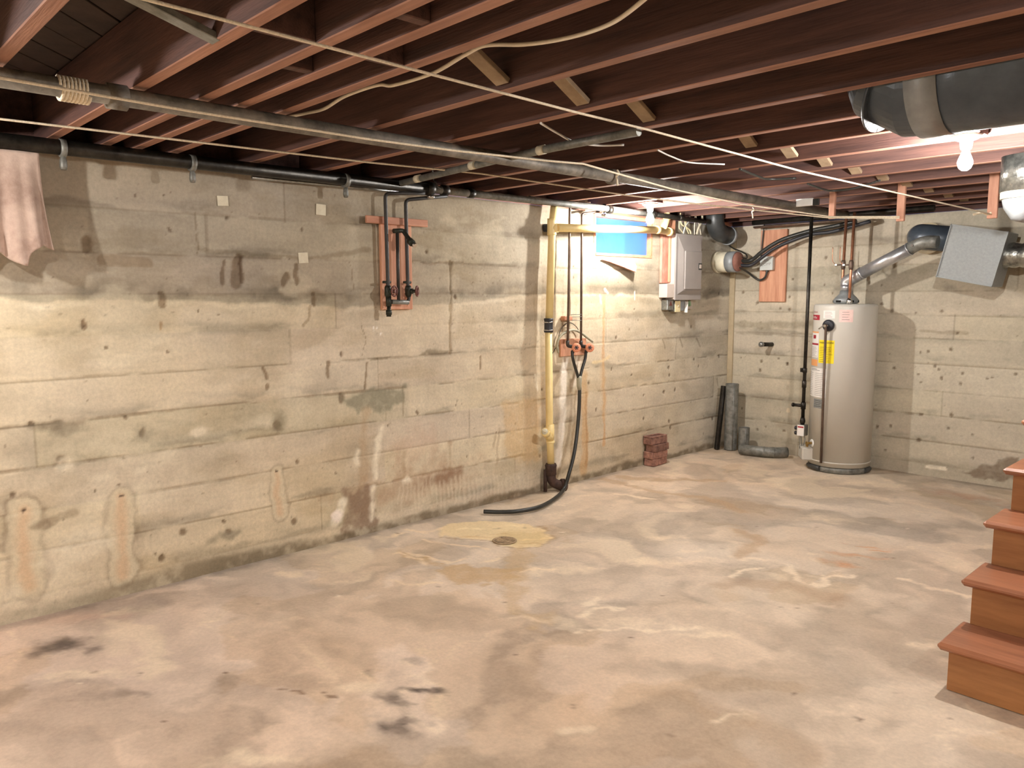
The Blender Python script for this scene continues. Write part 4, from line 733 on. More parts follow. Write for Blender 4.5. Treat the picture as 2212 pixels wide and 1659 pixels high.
# ------------------------------------------------------------------ electrical gear on the long wall
t = thing('breaker_panel', PL(1485, 647, 0.03), 'grey steel breaker panel with a closed door, mounted near the corner', 'electrical panel')
XE = 0.11
a = PL(1461, 504, XE); b = PL(1514, 648, XE); g = G(); g.span((0.003, a.y+0.01, b.z+0.006), (XE-0.012, b.y-0.012, a.z-0.006), 0.003); g.build('box', 'panelL', t)
y0_, y1_, z0_, z1_ = a.y, b.y, b.z, a.z
g = G(); g.span((XE-0.014, y0_, z0_), (XE, y1_, z1_), 0.004)
r1 = [(y0_+0.03, z0_+0.05), (y1_-0.025, z0_+0.05), (y1_-0.025, z1_-0.02), (y0_+0.03, z1_-0.02)]; r2 = [(y0_+0.09, z0_+0.085), (y1_-0.045, z0_+0.085), (y1_-0.045, z1_-0.14), (y0_+0.09, z1_-0.14)]
va = [g.bm.verts.new((XE+0.001, y, z)) for y, z in r1]; vb_ = [g.bm.verts.new((XE+0.022, y, z)) for y, z in r2]
for i in range(4): g.bm.faces.new((va[i], va[(i+1) % 4], vb_[(i+1) % 4], vb_[i]))
g.bm.faces.new(vb_); g.build('cover', 'panel', t)
g = G(); g.span((XE+0.021, r2[0][0]+0.010, r2[0][1]+0.010), (XE+0.034, r2[1][0]-0.006, r2[2][1]-0.008), 0.004); dr = g.build('door', 'panel', t)
g = G(); zc = z0_+0.30; g.span((XE+0.034, r2[1][0]-0.060, zc-0.030), (XE+0.036, r2[1][0]-0.008, zc+0.030), 0.001); g.build('latch_recess', 'ductdark', dr)
g = G(); g.span((XE+0.036, r2[1][0]-0.050, zc-0.018), (XE+0.042, r2[1][0]-0.02, zc+0.018), 0.002); g.build('latch', 'panelL', dr)
for (y, z) in [(y0_+0.055, z0_+0.2), (y0_+0.055, z0_+0.42), (y1_-0.01, z0_+0.13), (y1_-0.01, z0_+0.45)]: g = G(); g.lathe([(0.006, 0), (0.005, 0.004)], (XE+0.001, y, z), (1, 0, 0), 8); g.build('screw', 'chrome', t)
a = PL(1441, 613, 0.09); b = PL(1460, 643, 0.09); g = G(); g.span((0.003, a.y, b.z), (0.09, y0_+0.008, a.z), 0.003); tag(g.build('side_junction_box', 'panelL'), 'small pale grey box joined to the lower left of the breaker panel', 'electrical box')
t = thing('switch_box', PL(1448, 673, 0.06), 'small grey steel box with a dark red warning triangle, below the breaker panel', 'electrical box')
a = PL(1442, 646, 0.07); b = PL(1455, 670, 0.07); g = G(); g.span((0.003, a.y, b.z), (0.07, b.y, a.z-0.004), 0.006); g.build('box', 'galv', t)
cy, cz = (a.y+b.y)/2, (a.z+b.z)/2; g = G(); g.prism([(0.0705, cy-0.022, cz-0.01), (0.0705, cy+0.024, cz-0.01), (0.0705, cy+0.002, cz+0.038)], (0.001, 0, 0)); g.build('warning_triangle', 'redwheel', t)
t = thing('light_switch', PL(1465, 675, 0.06), 'cream switch plate on a box, below the breaker panel', 'switch')
a = PL(1459, 650, 0.075); b = PL(1470, 674, 0.075); g = G(); g.span((0.003, a.y+0.005, b.z+0.004), (0.068, b.y-0.004, a.z-0.004), 0.002); g.build('back_box', 'galvdull', t)
g = G(); g.span((0.068, a.y, b.z), (0.074, b.y, a.z), 0.003); g.build('plate', 'cream', t); cy, cz = (a.y+b.y)/2, (a.z+b.z)/2
g = G(); g.box((0.078, cy, cz+0.006), (0.012, 0.010, 0.022), rotm('Y', 20), 0.002); g.build('toggle', 'paper', t)
t = thing('open_outlet_box', PL(1486, 670, 0.05), 'open steel outlet box with its flap hanging, below the breaker panel', 'electrical box')
a = PL(1470, 648, 0.06); b = PL(1482, 671, 0.06); g = G(); g.span((0.003, a.y, b.z), (0.05, b.y, a.z), 0.002); g.build('back_box', 'tape', t)
a = PL(1486, 648, 0.05); b = PL(1498, 667, 0.05); g = G(); g.span((0.003, a.y, b.z), (0.04, b.y, a.z), 0.002); g.build('outlet', 'panelL', t)
g = G(); cy, cz = (a.y+b.y)/2, (a.z+b.z)/2; g.box((0.05, cy-0.02, cz+0.01), (0.02, 0.025, 0.05), rotm('X', 15), 0.002); g.build('green_plug', 'green', t)
g = G(); a = PL(1484, 650, 0.08); g.box((0.075, a.y, a.z-0.055), (0.03, 0.003, 0.10), rotm('X', -5)); g.build('hanging_flap', 'white', t)
# the two vertical boards
a = PL(1431, 485, 0.03); b = PL(1446, 612, 0.03); g = G(); g.span((0.004, a.y, b.z), (0.03, b.y+0.03, 2.155), 0.004); tag(g.build('weathered_plank', 'oldboard'), 'weathered pinkish vertical plank between the window and the breaker panel', 'board')
a = PL(1447, 485, 0.05); b = PL(1456, 610, 0.05); g = G(); g.span((0.034, a.y, b.z), (0.055, b.y, 2.155), 0.005); tag(g.build('narrow_batten', 'board'), 'narrow bright orange batten nailed over the weathered plank', 'board')
# cables dropping into the panel
for i, (pts, r, m_, lab) in enumerate([
    ([(1505, 506), (1509, 492), (1515, 480), (1517, 474)], .010, 'pvcw', 'thick cream cable entering the right end of the panel top'),
    ([(1500, 507), (1500, 490), (1501, 476)], .004, 'cable', 'thin straight cream wire above the panel, second from the right'),
    ([(1514, 507), (1511, 490), (1508, 476), (1504, 471)], .004, 'cable', 'thin cream wire curling over the wall pipe end above the panel'),
    ([(1476, 505), (1480, 490), (1488, 478), (1490, 472)], .006, 'whiteplastic', 'bluish grey cable crossing over above the panel'),
    ([(1492, 505), (1490, 497), (1484, 492), (1480, 486)], .006, 'cream', 'yellowish cable with a small loop above the panel'),
    ([(1488, 505), (1484, 496), (1482, 490)], .004, 'cream', 'short thin cream wire at the middle of the panel top'),
    ([(1475, 503), (1470, 496), (1467, 492)], .004, 'cream', 'short thin cream wire at the left of the panel top'),
    ([(1478, 489), (1472, 484), (1470, 474)], .006, 'cream', 'yellowish cable bending left above the panel')]):
    cable([PL(x, y, 0.075) for x, y in pts]+[PL(pts[-1][0], pts[-1][1]-14, 0.07)], r, m_, lab)

# ------------------------------------------------------------------ black duct in the corner
t = thing('corner_duct', (0.2, 6.2, 2.0), 'dark round duct high in the corner behind the breaker panel', 'duct')
a = Vector((0.13, 5.75, 2.05)); g = G(); g.tube(fillet([(0.12, 6.33, 2.34), (0.12, 6.355, 2.085), (0.12, 6.60, 2.05)], 0.10), 0.082, 24); g.build('duct', 'ductdark', t)
g = G(); g.tube([(0.12, 6.565, 2.054), (0.12, 6.61, 2.049)], 0.086, 24); g.build('end_band', 'tape', t)
# ------------------------------------------------------------------ conduit stub with thick cables by the corner
cs = PL(1541, 568, 0.0); 
t = thing('conduit_stub', (0.0, cs.y, cs.z), 'short cream plastic conduit stub at the corner, plugged with brown putty', 'conduit')
yc = cs.y+0.06; zc = U(1575, 566, 1, yc).z; xe = U(1597, 566, 1, yc).x
g = G(); g.tube([(0.0, yc, zc), (xe*0.62, yc, zc)], 0.096, 28); g.tube([(0.0, yc, zc), (0.03, yc, zc)], 0.102, 28); g.build('sleeve', 'pvcw', t)
g = G(); g.tube([(xe*0.55, yc, zc), (xe*0.92, yc, zc)], 0.099, 28); g.build('grey_wrap', 'tape', t)
g = G(); g.tube([(xe*0.92, yc, zc), (xe, yc, zc), (xe+0.012, yc, zc)], [0.092, 0.088, 0.05], 24); g.build('putty_plug', 'plug', t)
s0 = Vector((xe, yc, zc))
def BW(x, y, o): return PB(x, y, o)
cable([s0+Vector((-0.02, 0, 0.01)), BW(1621, 563, .16), BW(1645, 545, .16), BW(1672, 527, .15), BW(1700, 514, .14), BW(1750, 499, .12), BW(1800, 489, .12), BW(1850, 478, .12)], 0.019, 'hose', 'thick black cable sweeping up from the corner conduit stub, the upper one')
cable([s0+Vector((-0.02, 0, -0.03)), BW(1621, 573, .19), BW(1645, 557, .19), BW(1668, 540, .18), BW(1700, 524, .17), BW(1750, 507, .15), BW(1800, 500, .13), BW(1880, 478, .12)], 0.016, 'rubber', 'thick black cable sweeping up from the corner conduit stub, the lower one')
cable([s0+Vector((0, -0.02, 0.05)), BW(1612, 558, .16), BW(1612, 550, .12), BW(1598, 542, .10), BW(1585, 537, .08), BW(1572, 526, .05), BW(1570, 505, .04)], 0.007, 'hose', 'thin black wire looping up to the left from the corner conduit stub')
cable([s0+Vector((0, -0.02, -0.05)), BW(1615, 588, .14), BW(1630, 600, .08), BW(1642, 605, .06), BW(1652, 600, .06), BW(1656, 590, .06), BW(1656, 584, .06)], 0.010, 'hose', 'thin black conduit looping under the grey junction box on the plank')
cable([BW(1651, 484, .05), BW(1648, 510, .05), BW(1645, 540, .05), BW(1644, 555, .06)], 0.006, 'hose', 'thin black wire down the left edge of the plank to the junction box')
# plank and junction box
a = BW(1644, 498, .03); b = BW(1695, 652, .03); g = G(); g.span((a.x-0.0, Y0-0.03, b.z), (b.x, Y0-0.004, a.z), 0.003); tag(g.build('wall_plank', 'board'), 'wide orange-brown plank fixed upright on the back wall', 'board')
t = thing('junction_box', BW(1656, 583, .05), 'pale grey square plastic junction box lettered AIR COMP, on the plank', 'electrical box')
a = BW(1642, 555, .08); b = BW(1668, 583, .08); g = G(); g.span((a.x, Y0-0.075, b.z), (b.x, Y0-0.031, a.z), 0.006); g.build('box', 'whiteplastic', t)
g = G(); g.span((a.x-0.002, Y0-0.082, b.z-0.002), (b.x+0.002, Y0-0.074, a.z+0.002), 0.004); g.build('lid', 'whiteplastic', t)
g = G(); cx, cz = (a.x+b.x)/2, (a.z+b.z)/2
text_into(g, 'AIR', 0.036, lambda v: Vector((cx+v.x, Y0-0.0830, cz+0.026+v.y+v.x*0.1))); text_into(g, 'COMP', 0.036, lambda v: Vector((cx+v.x, Y0-0.0830, cz-0.010+v.y+v.x*0.1))); g.build('lettering', 'greyink', t)
g = G(); g.tube([(cx, Y0-0.055, b.z+0.002), (cx, Y0-0.055, b.z-0.02)], 0.014, 10); g.build('gland', 'hose', t)
# stub spout
c = BW(1668, 744, 0.0); e = BW(1644, 744, 0.14); t = thing('wall_spigot', c, 'short capped pipe stub sticking out of the back wall', 'pipe')
g = G(); g.tube([c, c+(e-c)*0.5, e], 0.020, 14); g.build('pipe', 'iron', t); g = G(); g.lathe([(0.022, -0.02), (0.026, -0.01), (0.026, 0.008), (0.014, 0.02)], e, (e-c), 14); g.build('cap', 'galv', t)

# ------------------------------------------------------------------ things standing in the corner
def pipeup(c, r, h, m, name, label, lean=(0, 0)):
    t = thing(name, (c[0], c[1], 0), label, 'duct'); a = Vector((c[0], c[1], 0.003)); b = Vector((c[0]+lean[0], c[1]+lean[1], h)); g = G(); n = 20; ri = r*0.94
    g.tube([a, b], r, n, cap=False); g.tube([b, a], ri, n, cap=False)
    u = (b-a).normalized()
    for p_ in (a, b):
        vs = []
        q = Vector((0, 0, 1)).rotation_difference(u).to_matrix()
        o_ = [g.bm.verts.new(p_+q @ Vector((r*math.cos(2*math.pi*k/n), r*math.sin(2*math.pi*k/n), 0))) for k in range(n)]; i_ = [g.bm.verts.new(p_+q @ Vector((ri*math.cos(2*math.pi*k/n), ri*math.sin(2*math.pi*k/n), 0))) for k in range(n)]
        for k in range(n): g.bm.faces.new((o_[k], o_[(k+1) % n], i_[(k+1) % n], i_[k]))
    g.build('tube', m, t)
    sd = Vector((0.72, -0.69, 0)); g = G(); g.tube([a+sd*(r+0.001), b+sd*(r+0.001)], 0.006, 6); g.build('seam', m, t); return t
pipeup((0.17, 6.65), 0.062, 0.645, 'galvdull', 'duct_length', 'tall grey galvanised duct pipe standing upright in the corner')
pipeup((0.075, 6.56), 0.026, 0.62, 'iron', 'upright_pipe', 'narrow dark pipe leaning in the corner behind the grey duct', lean=(0.02, 0.06))
pipeup((0.315, 6.645), 0.052, 0.235, 'galvdull', 'duct_offcut', 'short open galvanised duct offcut standing beside the tall one')
t = thing('duct_elbow', (0.5, 6.6, 0), 'grey galvanised duct elbow lying on the floor in the corner', 'duct')
g = G(); pth = fillet([Vector((0.36, 6.50, 0.05)), Vector((0.62, 6.56, 0.05)), Vector((0.74, 6.68, 0.05))], 0.12, 4); g.tube(pth, 0.047, 18); g.build('elbow', 'galvdull', t)
g = G(); 
for i in (2, 4): g.tube([pth[i]-(pth[i+1]-pth[i]).normalized()*0.004, pth[i]+(pth[i+1]-pth[i]).normalized()*0.004], 0.0495, 18)
g.build('crimp', 'galvdull', t)
# bricks
def brick_mesh(sc):
    g = G(); g.box((0, 0, 0), sc, None, 0.004)
    for v in g.bm.verts: v.co += Vector((random.uniform(-1, 1), random.uniform(-1, 1), random.uniform(-1, 1)))*0.0015
    return g
zz = 0.002; lb = ['lowest red brick of the small stack against the long wall', 'second red brick up in the small stack against the long wall', 'third red brick up in the small stack, jutting out a little', 'topmost red brick of the small stack, hollow on top']
g = brick_mesh((0.10, 0.215, 0.062)); b0_ = g.build('brick', 'brick', at=(0, 0, 0)); tag(b0_, lb[0], 'brick', 'bricks stacked against the long wall')
for i in range(4):
    o = b0_ if i == 0 else copyo(b0_); o['label'] = lb[i]; o.location = (0.062+[0, .003, .012, -.002][i], 5.575+[0, -.006, .008, -.008][i], zz+0.031); o.rotation_euler = (0, 0, math.radians([3, -3, 2, -2][i])); zz += 0.0635
ORG[o.name] = Vector(o.location); g = G(); zt_ = zz+0.0; c = Vector((0.060, 5.567, zt_)); 
for dx, dy, sx, sy in ((-0.042, 0, 0.016, 0.215), (0.042, 0, 0.016, 0.215), (0, -0.10, 0.07, 0.016), (0, 0.10, 0.07, 0.016)): g.box(c+Vector((dx, dy, 0.004)), (sx, sy, 0.009), None, 0.002)
g.build('rim', 'brick', o)

# ------------------------------------------------------------------ water heater
HC = Vector((1.262, 6.575, 0)); HR = 0.252
t = thing('water_heater', HC, 'tall beige cylindrical gas water heater with labels, standing by the back wall', 'water heater')
g = G(); g.lathe([(HR, 0.055), (HR, 1.395), (HR*0.985, 1.412), (HR*0.93, 1.42), (0.01, 1.424)], HC, seg=64); g.build('tank', 'tank', t)
g = G(); g.lathe([(HR+0.002, 0.085), (HR+0.004, 0.088), (HR+0.004, 0.094), (HR+0.002, 0.097)], HC, seg=64); g.build('seam_band', 'tank', t)
g = G(); g.lathe([(HR*0.93, 0.0), (HR*0.97, 0.005), (HR*0.97, 0.045), (HR*0.9, 0.055)], HC, seg=48); g.build('base_ring', 'galvdull', t)
a0 = math.atan2(CAM.y-HC.y, CAM.x-HC.x)
for (s0_, s1_) in ((-1.3, -0.62), (1.0, 1.4)):
    n = 8; pts = []
    for i in range(n): th = a0+s0_+(s1_-s0_)*i/(n-1); pts.append((HC.x+HR*0.975*math.cos(th), HC.y+HR*0.975*math.sin(th), 0.03))
    g = G(); g.tube(pts, 0.022, 8); g.build('air_slot', 'tankdark', t)
g = G(); g.lathe([(0.085, 1.424), (0.10, 1.43), (0.10, 1.455), (0.085, 1.475), (0.055, 1.505), (0.052, 1.53)], HC, seg=24); dh = g.build('draft_hood', 'boxgrey', t)
for i in range(6): th = i*math.pi/3+0.3; g = G(); g.box(HC+Vector((0.098*math.cos(th), 0.098*math.sin(th), 1.443)), (0.006, 0.045, 0.018), Matrix.Rotation(th, 3, 'Z')); g.build('hood_opening', 'hole', dh)
def arc(g, th0, th1, z0, z1, r, nseg=10):
    va = []; vb = []
    for i in range(nseg+1):
        th = th0+(th1-th0)*i/nseg; va.append(g.bm.verts.new((HC.x+r*math.cos(th), HC.y+r*math.sin(th), z0))); vb.append(g.bm.verts.new((HC.x+r*math.cos(th), HC.y+r*math.sin(th), z1)))
    for i in range(nseg): g.bm.faces.new((va[i], va[i+1], vb[i+1], vb[i]))
def hth(px, py):   # angle and height on the tank where the photo shows px,py
    d = fw + rt*((px-W_/2)/F_) - up*((py-H_/2)/F_); o = CAM-HC; A_ = d.x**2+d.y**2; B_ = 2*(o.x*d.x+o.y*d.y); C_ = o.x**2+o.y**2-HR**2; D_ = B_*B_-4*A_*C_; tt = (-B_-math.sqrt(max(D_, 0)))/(2*A_); p = CAM+d*tt; return math.atan2(p.y-HC.y, p.x-HC.x), p.z
def lab(name, x0, y0, x1, y1, m, off=0.001, parent=None):
    th0, zt_ = hth(x0, (y0+y1)/2)[0], hth((x0+x1)/2, y0)[1]; th1, zb_ = hth(x1, (y0+y1)/2)[0], hth((x0+x1)/2, y1)[1]
    g = G(); arc(g, th0, th1, zb_, zt_, HR+off); return g.build(name, m, parent or t), th0, th1, zb_, zt_
def lines(par, th0, th1, zb_, zt_, n, m='greyink', f=0.85, hgt=0.003, off=0.0018, jit=0.3):
    g = G(); rs = random.Random(n*7+1)
    for i in range(n):
        z = zt_-(zt_-zb_)*(i+1)/(n+1); e = 1-rs.random()*jit; c0 = th0+(th1-th0)*(1-f)/2; c1 = c0+(th1-th0)*f*e; arc(g, c0, c1, z-hgt/2, z+hgt/2, HR+off, 4)
    g.build('print', m, par)
def htext(par, txt, th, z, size, m, off=0.0024):
    g = G(); text_into(g, txt, size, lambda v: Vector((HC.x+(HR+off)*math.cos(th+v.x/HR), HC.y+(HR+off)*math.sin(th+v.x/HR), z+v.y))); g.build('lettering', m, par)
o, a_, b_, zb_, zt_ = lab('energy_label', 1769, 735, 1802, 785, 'yellow'); m_ = (a_+b_)/2; htext(o, 'ENERGYGUIDE', m_, zt_-0.022, 0.020, 'ink'); lines(o, a_, b_, zb_, zt_-0.045, 9, 'ink', 0.85, 0.0022)
o, a_, b_, zb_, zt_ = lab('notice_label', 1779, 671, 1804, 688, 'label'); lines(o, a_, b_, zb_, zt_, 4, 'red', 0.7, 0.0022)
o, a_, b_, zb_, zt_ = lab('service_label', 1813, 669, 1843, 696, 'pinklabel'); lines(o, a_, b_, zb_, zt_, 4, 'ink', 0.6, 0.0022)
o, a_, b_, zb_, zt_ = lab('red_badge', 1752, 680, 1771, 691, 'red'); htext(o, 'ProMax', (a_+b_)/2, (zb_+zt_)/2, 0.030, 'label')
th_, z_ = hth(1762, 674); htext(t, 'A.O.Smith', th_, z_, 0.020, 'red')
o, a_, b_, zb_, zt_ = lab('warning_label', 1755, 716, 1768, 772, 'label'); lines(o, a_, b_, zb_, zb_+(zt_-zb_)*0.45, 7, 'greyink'); g = G(); arc(g, a_, b_, zb_+(zt_-zb_)*0.48, zb_+(zt_-zb_)*0.55, HR+0.0018, 4); g.build('red_stripe', 'red', o); g = G(); arc(g, a_+(b_-a_)*0.3, a_+(b_-a_)*0.7, zt_-0.06, zt_-0.03, HR+0.0018, 3); g.build('red_sign', 'red', o); g = G(); arc(g, a_, b_, zt_-0.012, zt_, HR+0.0018, 4); g.build('orange_stripe', 'orange', o)
o, a_, b_, zb_, zt_ = lab('orange_label', 1753, 776, 1766, 790, 'orange')
o, a_, b_, zb_, zt_ = lab('instruction_label', 1750, 795, 1784, 858, 'label'); m_ = a_+(b_-a_)*0.5; lines(o, a_, m_, zb_, zt_-0.03, 13, 'greyink'); lines(o, m_, b_, zb_, zt_-0.03, 13, 'greyink'); lines(o, a_, b_, zt_-0.03, zt_, 2, 'ink', 0.5)
o, a_, b_, zb_, zt_ = lab('rating_label', 1758, 862, 1778, 882, 'boxgrey'); lines(o, a_, b_, zb_, zt_, 4, 'ink')
th_, z_ = hth(1791, 703); pv = Vector((HC.x+(HR)*math.cos(th_), HC.y+HR*math.sin(th_), z_)); nd = Vector((math.cos(th_), math.sin(th_), 0))
g = G(); g.lathe([(0.048, 0.0), (0.048, 0.02), (0.030, 0.028)], pv, nd, 24); g.build('valve_collar', 'rubber', t)
g = G(); g.tube([pv+nd*0.02, pv+nd*0.06], 0.016, 12); g.tube([pv+nd*0.055+Vector((0, 0, 0.012)), pv+nd*0.06+Vector((-0.05, -0.01, -0.03))], 0.005, 8); g.box(pv+nd*0.055, (0.03, 0.03, 0.03), None, 0.006); g.build('relief_valve', 'chrome', t)
thb, zb2 = hth(1776, 1005); pb = Vector((HC.x+(HR+0.02)*math.cos(thb), HC.y+(HR+0.02)*math.sin(thb), 0.085)); g = G(); g.tube([pv+nd*0.05+Vector((0, 0, -0.01)), pb], 0.0105, 12); tag(g.build('discharge_pipe', 'brownpipe', t), 'copper overflow pipe')
th_, z_ = hth(1754, 957); pd = Vector((HC.x+HR*math.cos(th_), HC.y+HR*math.sin(th_), z_)); nd = Vector((math.cos(th_), math.sin(th_), 0)); g = G(); g.lathe([(0.034, 0), (0.034, 0.003), (0.018, 0.005)], pd, nd, 20); g.build('drain_rosette', 'white', t)
g = G(); g.tube([pd, pd+nd*0.04, pd+nd*0.045+Vector((0, 0, -0.03))], 0.012, 10); g.lathe([(0.016, 0), (0.016, 0.008)], pd+nd*0.045, nd, 8); g.build('drain_tap', 'brass', t)
# burner shroud and gas control on the left side
thl = math.atan2(-0.62, -0.78); ths = hth(1752, 980)[0]-0.28
sc_ = HC+Vector((math.cos(ths), math.sin(ths), 0))*(HR+0.012)
q = Matrix.Rotation(ths, 3, 'Z'); g = G(); g.box(sc_+Vector((0, 0, 0.135)), (0.11, 0.18, 0.115), q, 0.012); g.build('burner_shroud', 'tank', t)
gc = U(1737, 928, 0, sc_.x-0.01)
gc = Vector((sc_.x+math.cos(ths)*0.045, sc_.y+math.sin(ths)*0.045, U(1737, 928, 1, sc_.y).z)); q = Matrix.Rotation(a0-0.35, 3, 'Z')
g = G(); g.box(gc, (0.07, 0.075, 0.10), q, 0.006); gv = g.build('gas_control', 'galv', t)
g = G(); g.box(gc+q @ Vector((0.037, 0, 0)), (0.002, 0.06, 0.095), q); lb_ = g.build('control_label', 'label', gv); g = G(); g.box(gc+q @ Vector((0.0385, 0, 0.03)), (0.001, 0.05, 0.012), q); g.build('red_print', 'red', lb_)
for dz in (0.012, -0.03): g = G(); g.lathe([(0.018, 0), (0.018, 0.025), (0.012, 0.03)], gc+q @ Vector((0, -0.037, dz)), q @ Vector((0, -1, 0)), 12); g.build('knob', 'rubber', gv)
g = G(); g.tube(smoothpath([gc+q @ Vector((0, 0.02, -0.05)), gc+q @ Vector((0.01, 0.03, -0.09)), gc+Vector((0, 0, -0.17))]), 0.004, 8); g.tube([gc+q @ Vector((0, -0.01, -0.05)), gc+Vector((0, 0, -0.17))], 0.004, 8); g.tube([gc+q @ Vector((-0.01, -0.03, -0.04)), gc+q @ Vector((-0.01, -0.02, -0.17))], 0.003, 8); g.build('burner_tubes', 'galvdull', gv)
# black gas pipe
gp = Vector((gc.x, gc.y, gc.z+0.05)); yg = gc.y; topg = U(1765, 489, 1, yg); botg = U(1738, 892, 1, yg)
t = thing('gas_pipe', (gp.x, gp.y, gp.z), 'black iron gas pipe dropping from the ceiling to the water heater', 'pipe')
xg = (topg.x+gp.x)/2; g = G(); g.tube([(gp.x+0.005, yg, 2.19), (gp.x, yg, gp.z+0.05)], 0.0145, 12); g.build('pipe', 'iron', t)
g = G(); g.tube([(gp.x, yg, gp.z), (gp.x, yg, gp.z+0.02), (gp.x, yg, gp.z+0.03), (gp.x, yg, gp.z+0.06)], [0.016, 0.024, 0.024, 0.018], 8); zt1 = U(1740, 877, 1, yg).z; g.tube([(gp.x, yg, zt1-0.03), (gp.x, yg, zt1+0.03)], 0.021, 10); g.tube([(gp.x, yg, zt1), (gp.x-0.09, yg, zt1+0.0)], 0.014, 10); g.tube([(gp.x-0.085, yg, zt1), (gp.x-0.10, yg, zt1)], 0.018, 10); g.build('tee_and_drip_leg', 'iron', t)
zc1 = U(1742, 800, 1, yg).z; g = G(); g.tube([(gp.x, yg, zc1-0.02), (gp.x, yg, zc1+0.02)], 0.020, 10); g.box((gp.x-0.03, yg, zc1), (0.02, 0.012, 0.035), None, 0.003); g.tube([(gp.x, yg, zc1-0.15), (gp.x, yg, zc1-0.09)], 0.019, 10); g.build('gas_cock', 'iron', t)
# copper supply pipes
for (x0, y0, x1, y1, nm) in ((1826, 482, 1817, 655, 'left'), (1848, 480, 1834, 650, 'right')):
    yy = HC.y-0.10 if nm == 'right' else HC.y+0.02; a = U(x0, y0, 1, yy); b = U(x1, y1, 1, yy); xx = b.x+0.003
    t = thing('copper_pipe', (xx, yy, 1.43), 'copper water pipe rising from the heater to the ceiling, the %s one' % nm, 'pipe', 'copper pipes above the water heater')
    g = G(); g.tube([(xx, yy, 1.42), (xx, yy, 1.62), (xx+0.008, yy, 2.19 if nm == 'left' else 2.17)], 0.0115, 12); g.build('pipe', 'copper', t)
    zj = U(x0-4, 572, 1, yy).z; g = G(); g.tube([(xx, yy, zj-0.04), (xx, yy, zj-0.02), (xx, yy, zj+0.02), (xx, yy, zj+0.04)], [0.014, 0.019, 0.019, 0.014], 12); g.tube([(xx, yy, zj+0.0), (xx-0.045, yy-0.02, zj)], 0.006, 8); g.build('joint', 'brownpipe', t)
    g = G(); g.box((xx-0.05, yy-0.022, zj), (0.024, 0.014, 0.018), None, 0.003); jt = g.build('clamp', 'chrome', t); g = G(); g.tube(smoothpath([(xx-0.055, yy-0.02, zj), (xx-0.085, yy-0.02, zj+0.04), (xx-0.087, yy-0.02, zj+0.15)]), 0.003, 6); g.build('earth_wire', 'copper', jt)
    if nm == 'right': g = G(); g.lathe([(0.022, 0), (0.026, 0.006), (0.022, 0.03), (0.014, 0.045)], (xx, yy, 1.425), (0, 0, 1), 12); g.build('union', 'chrome', t)
# thin steel pipes along the back wall top
g = G(); g.tube([BW(1630, 492, .14), BW(1790, 478, .14)], 0.010, 8); tag(g.build('back_conduit', 'copper'), 'thin pinkish pipe just under the ceiling above the wall plank, the upper one', 'pipe')
g = G(); a = U(1848, 474, 1, HC.y-0.10); g.tube([BW(1628, 505-14, .24), BW(1848, 474, .24)], 0.009, 8); tag(g.build('back_conduit', 'brownpipe'), 'thin brown pipe under the ceiling leading to the right copper pipe', 'pipe')
g = G(); g.tube([(0.35, 6.62, 2.16), (1.9, 6.62, 2.172)], 0.024, 12); tag(g.build('back_iron_pipe', 'iron'), 'dark iron pipe under the joists along the top of the back wall', 'pipe')
# ------------------------------------------------------------------ flue
def FY(x, y, yy): return U(x, y, 1, yy)
t = thing('flue_pipe', HC+Vector((0, 0, 1.52)), 'bright silver flue pipe slanting up from the water heater', 'flue')
pA = HC+Vector((0, 0, 1.53)); pB = Vector((HC.x, HC.y, FY(1838, 608, HC.y).z)); pC = FY(1862, 590, 6.55); pD = FY(1966, 537, 6.48)
g = G(); g.tube([pA, pA+(pB-pA)*0.7], 0.050, 24); g.tube(fillet([pA+(pB-pA)*0.65, pB, pC], 0.09, 3), 0.051, 24, smooth=False); g.build('elbow', 'flue', t)
g = G(); g.tube([pC-(pD-pC)*0.05, pD], 0.049, 28); g.build('straight_pipe', 'flue', t)
g = G(); dd = (pD-pC).normalized(); g.tube([pC-dd*0.01, pC+dd*0.01], 0.052, 24); g.tube([pD-dd*0.012, pD+dd*0.0], 0.052, 24); g.build('crimp_ring', 'flue', t)
pE = FY(2026, 523, 6.46); g = G(); g.tube(fillet([pD-dd*0.01, pD+dd*0.12, pE], 0.05, 4), 0.047, 24); g.build('dark_sleeve', 'galvdull', t)
for (x, y) in ((1979, 532),): g = G(); c = FY(x-8, y-2, 6.43); g.lathe([(0.012, 0), (0.010, 0.01)], c, (0, -1, 0), 8); g.build('screw', 'chrome', t)
t = thing('chimney_duct', FY(1990, 520, 6.5), 'dark round duct with an elbow, between the back wall and the square metal box', 'duct')
c1 = FY(1984, 512, 6.60); c2 = FY(2052, 516, 6.60)
g = G(); g.tube(fillet([Vector((c1.x, 6.84, c1.z)), Vector((c1.x-0.02, 6.60, c1.z+0.01)), Vector((c2.x+0.05, 6.60, c2.z-0.01))], 0.16, 4), 0.098, 28); g.build('elbow_duct', 'duct', t)
g = G(); g.tube([(c1.x, 6.80, c1.z), (c1.x, 6.845, c1.z)], 0.125, 28); g.build('wall_collar', 'conc', t)
cb = FY(2098, 551, 6.38); t = thing('damper_box', cb, 'tilted square galvanised metal box hanging high on the back wall', 'duct box'); q = rotm('Y', 12)
g = G(); g.box((cb.x, 6.38+0.13, cb.z), (0.385, 0.26, 0.395), q, 0.004); g.build('box', 'boxgrey', t)
g = G()
for sx in (-1, 1): g.box(Vector((cb.x, 6.378, cb.z))+q @ Vector((sx*0.190, 0, 0)), (0.006, 0.012, 0.40), q)
for sz in (-1, 1): g.box(Vector((cb.x, 6.378, cb.z))+q @ Vector((0, 0, sz*0.195)), (0.385, 0.012, 0.006), q)
g.build('folded_edge', 'boxgrey', t)
